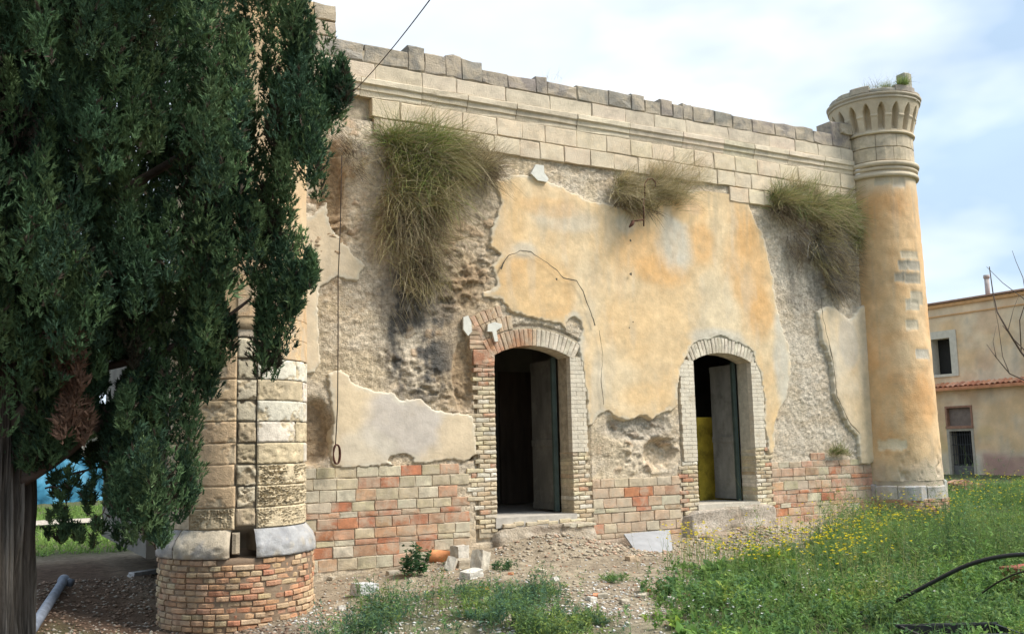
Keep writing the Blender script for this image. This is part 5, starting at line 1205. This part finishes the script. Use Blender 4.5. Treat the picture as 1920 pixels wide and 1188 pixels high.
clump(1400, 1035, 12, .2, .62, 26, .05, .2, 'tall grey green weed rising in front of the second doorway step', pal=np.array([(.14, .19, .10), (.11, .17, .08)]))
clump(1345, 1045, 12, .15, .30, 18, .05, .25, 'feathery weed at the left edge of the meadow below the second doorway')
clump(1535, 1000, 18, .22, .14, 14, .06, .3, 'green weed clump beside the flat slabs by the right plinth')
clump(1655, 975, 8, .3, .22, 18, .05, .25, 'green weeds crowding the left foot of the right tower')
clump(1735, 968, 9, .35, .24, 18, .05, .25, 'green weeds crowding the right foot of the right tower')
clump(650, 1062, 8, .08, .10, 10, .04, .4, 'tiny green sprout at the foot of the plinth near the left tower', pal=DG)

# ---------------------------------------------------------------- cypress
cyp = tag(empty('cypress_tree', (.12, 7.55, -.1)), 'huge dark cypress with a furrowed trunk filling the left side of the picture', 'tree')
tb = T(-36, 1150, 6.75); CXT, CYT = tb[0], tb[1]
cyp.location = (CXT, CYT, -.1)
def trunk_mesh(cx, cy, r0_, r1_, z0, z1, n, m_, seed, lean=(0, 0)):
    A, Z = np.meshgrid(np.linspace(0, 2*math.pi, n, endpoint=False), np.linspace(z0, z1, m_)); t = (Z-z0)/(z1-z0)
    R = r0_+(r1_-r0_)*t+.12*np.exp(-(Z-z0)/.35)*(.6+.4*np.cos(A*5+1))
    tw = A+.15*np.sin(Z*.8)
    rg = np.abs(vnoise(np.cos(tw)*7+20, np.sin(tw)*7+20, Z*.9, seed)-.5)*2; R = R+.05*rg*(r0_/.3)+.022*np.abs(vnoise(np.cos(tw)*26+40, np.sin(tw)*26+40, Z*1.1, seed+7)-.5)*2+.03*fbm(np.cos(tw)*16+9, np.sin(tw)*16, Z*1.6, seed+1, 3)
    c = np.zeros(A.shape+(3,))+np.array([.115, .095, .075]); c = mixc(c, (.19, .165, .135), sst(.2, .7, rg)); c = mixc(c, (.03, .025, .02), sst(.3, .05, np.abs(vnoise(np.cos(tw)*26+40, np.sin(tw)*26+40, Z*1.1, seed+7)-.5)*2)*.7)
    V = np.stack([cx+lean[0]*t+R*np.cos(A), cy+lean[1]*t+R*np.sin(A), Z], -1).reshape(-1, 3); i_ = np.arange(A.size).reshape(A.shape); i_ = np.concatenate([i_, i_[:, :1]], 1)
    return V, gridfaces(i_), c.reshape(-1, 3)
V, f, C = trunk_mesh(CXT, CYT, .30, .16, -.3, 7.5, 420, 200, 501, (.05, 0))
under(link('trunk', mesh('trunk', V, f, C, True), BARK), cyp)
OUT = [(-900, -900), (430, -900), (520, -300), (572, -40), (585, 30), (606, 62), (640, 62), (666, 85), (668, 150), (655, 215), (636, 262), (622, 330), (628, 400), (640, 445), (622, 475), (606, 500), (592, 545), (566, 575), (570, 640), (576, 668), (540, 672), (528, 700),
       (500, 722), (470, 742), (442, 790), (425, 800), (400, 770), (388, 745), (392, 800), (412, 835), (404, 880), (372, 930), (352, 985), (320, 1010), (285, 1045), (240, 1050), (205, 1018), (188, 975), (196, 915), (188, 870), (140, 862), (118, 850), (95, 872), (60, 880), (20, 870), (-60, 900), (-300, 1000), (-900, 1000)]
HOL = [[(200, 672), (232, 668), (236, 700), (226, 718), (206, 712)], [(188, 745), (214, 738), (210, 768), (192, 776)], [(150, 822), (182, 815), (180, 838), (154, 840)], [(430, 570), (462, 575), (470, 604), (432, 600)]]
def outf(X, Y):
    f = sdf(X, Y, OUT)
    for h_ in HOL: f = np.minimum(f, -sdf(X, Y, h_)-4)
    return f
def cyp_plumes(n, xr, yr, seed):
    r_ = np.random.default_rng(seed); res = []
    while len(res) < n:
        x = r_.uniform(*xr, 4000); y = r_.uniform(*yr, 4000); f = outf(x, y); k_ = f > 18
        for a, b_, c_ in zip(x[k_], y[k_], f[k_]): res.append((a, b_, c_))
    return np.array(res[:n])
PL = cyp_plumes(235, (-240, 690), (-140, 1060), 5)
thick = np.clip(.10+PL[:, 2]/170., .10, 1.25)
tt = 6.95+RNG.uniform(-1, .7, len(PL))*thick
def unprojv(X, Y, t): return CAM+(fw+rt*((X-960)/F)[:, None]+up*((594-Y)/F)[:, None])*t[:, None]
ex = np.stack([RNG.uniform(95, 250, 170), RNG.uniform(600, 870, 170), np.full(170, 60.)], -1); ex[:, 2] = np.clip(outf(ex[:, 0], ex[:, 1]), 0, 60)+14; exk = outf(ex[:, 0], ex[:, 1]) > 6
PL = np.concatenate([PL, ex[exk]]); tt = np.concatenate([tt, 7.1+RNG.uniform(-.5, .9, exk.sum())])
cc1 = unprojv(PL[:, 0], PL[:, 1], tt); R1 = np.clip(PL[:, 2]/270, .07, .27)*RNG.uniform(.75, 1.25, len(PL))
KP = 9; dv_ = unit(RNG.normal(size=(len(PL)*KP, 3))+np.array([.05, -.25, .35])); cen = np.repeat(cc1, KP, 0)+dv_*np.repeat(R1, KP)[:, None]*np.array([.9, .9, 1.5])*RNG.uniform(.35, 1.0, (len(PL)*KP, 1))
X_, Y_, t_ = proj(cen); cen = cen[outf(X_, Y_) > 9]; X_, Y_, t_ = proj(cen)
pr_ = np.clip(outf(X_, Y_)/260*.85, .040, .105)*RNG.uniform(.7, 1.3, len(cen))
def sprays(cen, rad, per, tall, seed, size, dia=8):
    r_ = np.random.default_rng(seed); n = len(cen); tot = n*per
    d = unit(r_.normal(size=(tot, 3))); d[:, 2] = d[:, 2]*1.0
    rr2 = r_.uniform(.25, 1, tot)**.45
    hh_ = r_.uniform(0, 1, tot); tap = (1.15-.85*hh_)*np.minimum(1, .35+hh_*3)
    P = np.repeat(cen, per, 0)+d*np.array([1, 1, .3])*(np.repeat(rad, per)*rr2*tap)[:, None]; P[:, 2] += (hh_-.4)*2.6*tall*.5*np.repeat(rad, per)
    ax = unit(d*np.array([1, 1, .4])*.75+np.array([0, 0, 1.0])+.22*r_.normal(size=(tot, 3)))
    k_ = dia; ax2 = unit(np.repeat(ax, k_, 0)+.42*r_.normal(size=(tot*k_, 3))); B = np.repeat(P, k_, 0)+np.repeat(ax, k_, 0)*(r_.uniform(-.5, .5, tot*k_)*size)[:, None]
    l = r_.uniform(.5, 1.2, tot*k_)*size*.8; sd_ = unit(np.cross(ax2, r_.normal(size=(tot*k_, 3)))); w_ = l*.30
    V = np.stack([B-sd_*w_[:, None]*.5, B+sd_*w_[:, None]*.5, B+ax2*l[:, None]], 1).reshape(-1, 3); f = np.arange(tot*k_*3).reshape(-1, 3)
    return V, f, tot, k_, rr2
pcol = np.array([(.056, .108, .052), (.074, .132, .058), (.095, .160, .068), (.044, .086, .048), (.125, .190, .080)])
def cyp_part(name, cen, rad, per, tall, seed, size, dia=8, brown=.03):
    V, f, tot, k_, rr2 = sprays(cen, rad, per, tall, seed, size, dia); n = len(cen)
    pc_ = pcol[RNG.integers(0, 5, n)]*RNG.uniform(.75, 1.3, (n, 1)); br = RNG.uniform(0, 1, n) < brown; pc_[br] = np.array([.06, .055, .035])
    c = np.repeat(pc_, per, 0)*RNG.uniform(.75, 1.3, (tot, 1)); brs = RNG.uniform(0, 1, tot) < .03; c[brs] = np.array([.09, .07, .05]); C = np.repeat(c, k_*3, 0)
    return under(link(name, mesh(name, V, f, C), CYP), cyp)
cyp_part('crown', cen, pr_, 56, 2.6, 71, .046, 11)
# farther, coarser foliage: back of the crown, beyond the frame and above
nb = 900; a = RNG.uniform(0, 2*math.pi, nb); hz = RNG.uniform(2.0, 11.5, nb); rm = 1.9*np.sqrt(np.clip((12.2-hz)/9.0, .05, 1)); rr_ = np.sqrt(RNG.uniform(.05, 1, nb))*rm
bc = np.stack([CXT-.25+np.cos(a)*rr_, CYT+.35+np.sin(a)*rr_, hz], -1); X, Y, t_ = proj(bc); ok = ((outf(X, Y) > 45) | (X < -150) | (Y < -120)) & ((t_ > 7.35) | (X < -200) | (Y < -150)) & (t_ > 5.6)
bc = bc[ok]; cyp_part('back_foliage', bc, np.full(len(bc), .24), 26, 2.0, 72, .14, 8, .02)
# brown dead foliage inside and limbs
dp = np.array([T(130+RNG.normal()*16, 745+RNG.normal()*45, 6.6+RNG.normal()*.1) for _ in range(26)])
V, f, tot, k_, _ = sprays(dp, np.full(26, .07), 40, 2.2, 73, .07, 6); under(link('dead_twigs', mesh('dead_twigs', V, f, np.tile([[.20, .12, .08]], (len(V), 1))*1.0), CYP), cyp)
for (p0, p1, p2, r_) in [((40, 900, 6.8), (180, 830, 6.9), (330, 640, 7.0), .05), ((20, 800, 6.8), (250, 560, 7.0), (420, 330, 7.1), .06), ((10, 600, 6.9), (200, 300, 6.9), (350, 60, 7.0), .06), ((20, 500, 6.9), (300, 300, 7.2), (560, 180, 7.1), .05), ((60, 700, 7.0), (300, 700, 7.0), (470, 560, 6.9), .04),
                         ((85, 905, 6.9), (150, 880, 7.0), (260, 860, 7.2), .013), ((85, 915, 6.9), (130, 895, 6.9), (128, 1000, 6.8), .007), ((200, 870, 6.9), (210, 1000, 6.8), (160, 960, 6.8), .008), ((200, 880, 7.2), (140, 850, 7.2), (110, 1000, 7.1), .008), ((180, 640, 6.6), (145, 640, 6.5), (140, 700, 6.4), .008), ((170, 500, 6.4), (90, 510, 6.3), (60, 560, 6.3), .01)]:
    A, B, C_ = T(*p0), T(*p1), T(*p2); pts = [tuple((1-t)**2*A+2*t*(1-t)*B+t*t*C_) for t in np.linspace(0, 1, 12)]; b = MB(); b.tube(pts, [r_*(1-.75*i/11) for i in range(12)], 7)
    me = b.build('limb', True); under(link('limb', me, mat_limb if 'mat_limb' in globals() else globals().setdefault('mat_limb', mat('limb_bark', base=(.13, .10, .08), var=.3, bump=.4))), cyp)
# sparse hanging twigs of the low right skirt
tw = np.array([T(*q) for q in [(215, 1000, 6.8), (150, 1000, 6.8), (130, 990, 6.8), (180, 985, 6.8), (165, 955, 6.9), (235, 960, 6.8), (200, 940, 6.9), (145, 905, 7.0), (120, 965, 6.8), (175, 1015, 6.8), (150, 1010, 6.7)]+[(RNG.uniform(92, 200), RNG.uniform(885, 1015), RNG.uniform(6.7, 7.1)) for _ in range(26)]])
cyp_part('low_twigs', tw, np.full(len(tw), .035), 26, 1.6, 74, .05, 7)

# ---------------------------------------------------------------- other trees and far things
def simple_tree(name, label, x, y, h, cr, seed, pal, group=None, n=220, leaf=.25):
    root = tag(empty(name, (x, y, 0)), label, 'tree', group); r_ = np.random.default_rng(seed)
    b = MB(); b.tube([(x, y, -.2), (x+.1, y, h*.3), (x, y+.1, h*.6)], [.16*h/5, .12*h/5, .05*h/5], 8); under(link('trunk', b.build('trunk', True), mat_limb), root)
    cl = r_.normal(size=(n, 3)); cl = unit(cl)*(r_.uniform(.3, 1, (n, 1))**.5)*np.array([cr, cr, h*.36])+np.array([x, y, h*.62]); k_ = 24
    B = np.repeat(cl, k_, 0)+r_.normal(size=(n*k_, 3))*.25; d = unit(r_.normal(size=(n*k_, 3))); l = np.full(n*k_, leaf)*r_.uniform(.6, 1.2, n*k_)
    C = np.repeat(np.array(pal)[r_.integers(0, len(pal), n)], k_, 0)*r_.uniform(.7, 1.3, (n*k_, 1)); V, f, C = leafmesh(B, d, l, l*.5, C)
    under(link('crown', mesh('crown', V, f, C), VEG), root); return root
for i, (x, y, h_, cr_) in enumerate([(-5, 62, 6, 3.5), (3, 70, 7, 4)]):
    simple_tree('far_tree', ['leftmost distant tree glimpsed past the cypress trunk', 'distant tree behind the blue sheeting glimpsed under the cypress'][i], x, y, h_, cr_, 600+i, [(.06, .09, .04), (.08, .11, .05)], 'distant trees beyond the field')
# hedge-like field shrubs, blue sheeting and pale house seen under the cypress
bx_, by_ = G(118, 912, 0); q = MB(); n = 14; d_ = ray(118, 890); k_ = 38/d_[1]
cxb, cyb = (CAM+d_*k_)[:2]
vv = []
for i in range(n+1):
    for j in range(7): vv.append((cxb-2.2+4.4*i/n, cyb+.25*math.sin(i*1.7+j)+.1*j, -.1+j*.27+.08*math.sin(i*2.3)))
ff = [(i*7+j, i*7+7+j, i*7+8+j, i*7+1+j) for i in range(n) for j in range(6)]
q.add(vv, ff); vb = [(a, b_+.5, c_) for a, b_, c_ in vv]; q.add(vb, [f_[::-1] for f_ in ff]); q.add([vv[i*7+6] for i in range(n+1)]+[vb[i*7+6] for i in range(n+1)], [(i, i+1, n+2+i, n+1+i) for i in range(n)])
tag(link('blue_sheeting', q.build('blue_sheeting', True), BLUE), 'bright blue sheeting in the distance seen under the cypress branches', 'sheeting')
d_ = ray(170, 850); hx_, hy_ = (CAM+d_*(55/d_[1]))[:2]
house = tag(empty('far_house', (hx_, hy_, 0)), 'pale low house far away glimpsed through the cypress', 'house')
q = MB(); q.box(hx_-6, hx_+7, hy_, hy_+8, -.2, 2.6); under(link('wall', q.build('wall'), mat('pale_house', base=(.50, .46, .40), var=.15)), house)
q = MB(); q.box(hx_-6.3, hx_+7.3, hy_-.3, hy_+8.3, 2.6, 2.85); under(link('roof', q.build('roof'), mat('house_roof', base=(.40, .28, .22), var=.2)), house)
for i in range(5):
    q = MB(); q.box(hx_-5+i*2.4, hx_-4+i*2.4, hy_-.05, hy_+.02, 1.1, 2.3); under(link('window', q.build('window'), DARK), house)
P = scatter(7000, -8, 8, 18, 34, lambda x, y: inview(x, y)*(np.abs(y-25.6-.05*x) > 1.1)*(proj(np.stack([x, y, x*0], -1))[0] < 340)); n = len(P); z = gz(P[:, 0], P[:, 1])
V, f, C = blades(n, np.stack([P[:, 0], P[:, 1], z], -1), unit(np.array([0, 0, 1.])+.4*RNG.normal(size=(n, 3))), RNG.uniform(.1, .3, n), np.full(n, .03), RNG.uniform(.1, .6, n), np.array([(.16, .26, .06), (.20, .30, .07)])[RNG.integers(0, 2, n)]*RNG.uniform(.7, 1.4, (n, 1)), 2)
tag(link('grass', mesh('grass', V, f, C), VEG), 'bright green field grass beyond the cypress', 'grass', kind='stuff')
# bare tree leaning in from the right edge
bt = tag(empty('bare_tree', (20, 10.5, 0)), 'leafless tree whose thin branches reach in from the right edge', 'tree')
TB = 19.0; rb = random.Random(9)
root_p = np.array(T(2080, 930, TB)); root_p[2] = 0
bt.location = tuple(root_p)
b = MB(); top_p = T(2040, 620, TB); mid = (root_p+top_p)/2+np.array([.1, 0, 0]); b.tube([tuple(root_p-np.array([0, 0, .2])), tuple(mid), tuple(top_p)], [.14, .10, .06], 8); under(link('trunk', b.build('trunk', True), mat_limb), bt)
b = MB()
def br_(pts, r_):
    P = [np.array(T(x, y, TB+rb.uniform(-.3, .3))) for x, y in pts]; b.tube([tuple(p) for p in P], [r_*(1-.7*i/(len(P)-1)) for i in range(len(P))], 5)
for pts, r_ in [([(2040, 760), (1985, 720), (1940, 690), (1915, 660), (1890, 620), (1870, 585), (1862, 550), (1855, 500)], .03), ([(2040, 720), (1975, 690), (1930, 665), (1905, 640), (1880, 610)], .022), ([(2040, 740), (1960, 720), (1920, 712), (1893, 700), (1868, 670), (1850, 645)], .02),
                ([(1915, 660), (1912, 600), (1925, 560), (1918, 520), (1905, 490), (1898, 470)], .012), ([(1893, 700), (1880, 668), (1872, 610), (1862, 560)], .010), ([(2030, 650), (1950, 600), (1920, 560), (1880, 530), (1850, 500)], .014), ([(1890, 620), (1900, 580), (1912, 550)], .008), ([(1868, 670), (1862, 640), (1868, 610)], .008),
                ([(2040, 650), (1990, 500), (1960, 400)], .03), ([(2040, 620), (2060, 480), (2100, 380)], .04)]: br_(pts, r_)
under(link('branches', b.build('branches', True), mat_limb), bt)
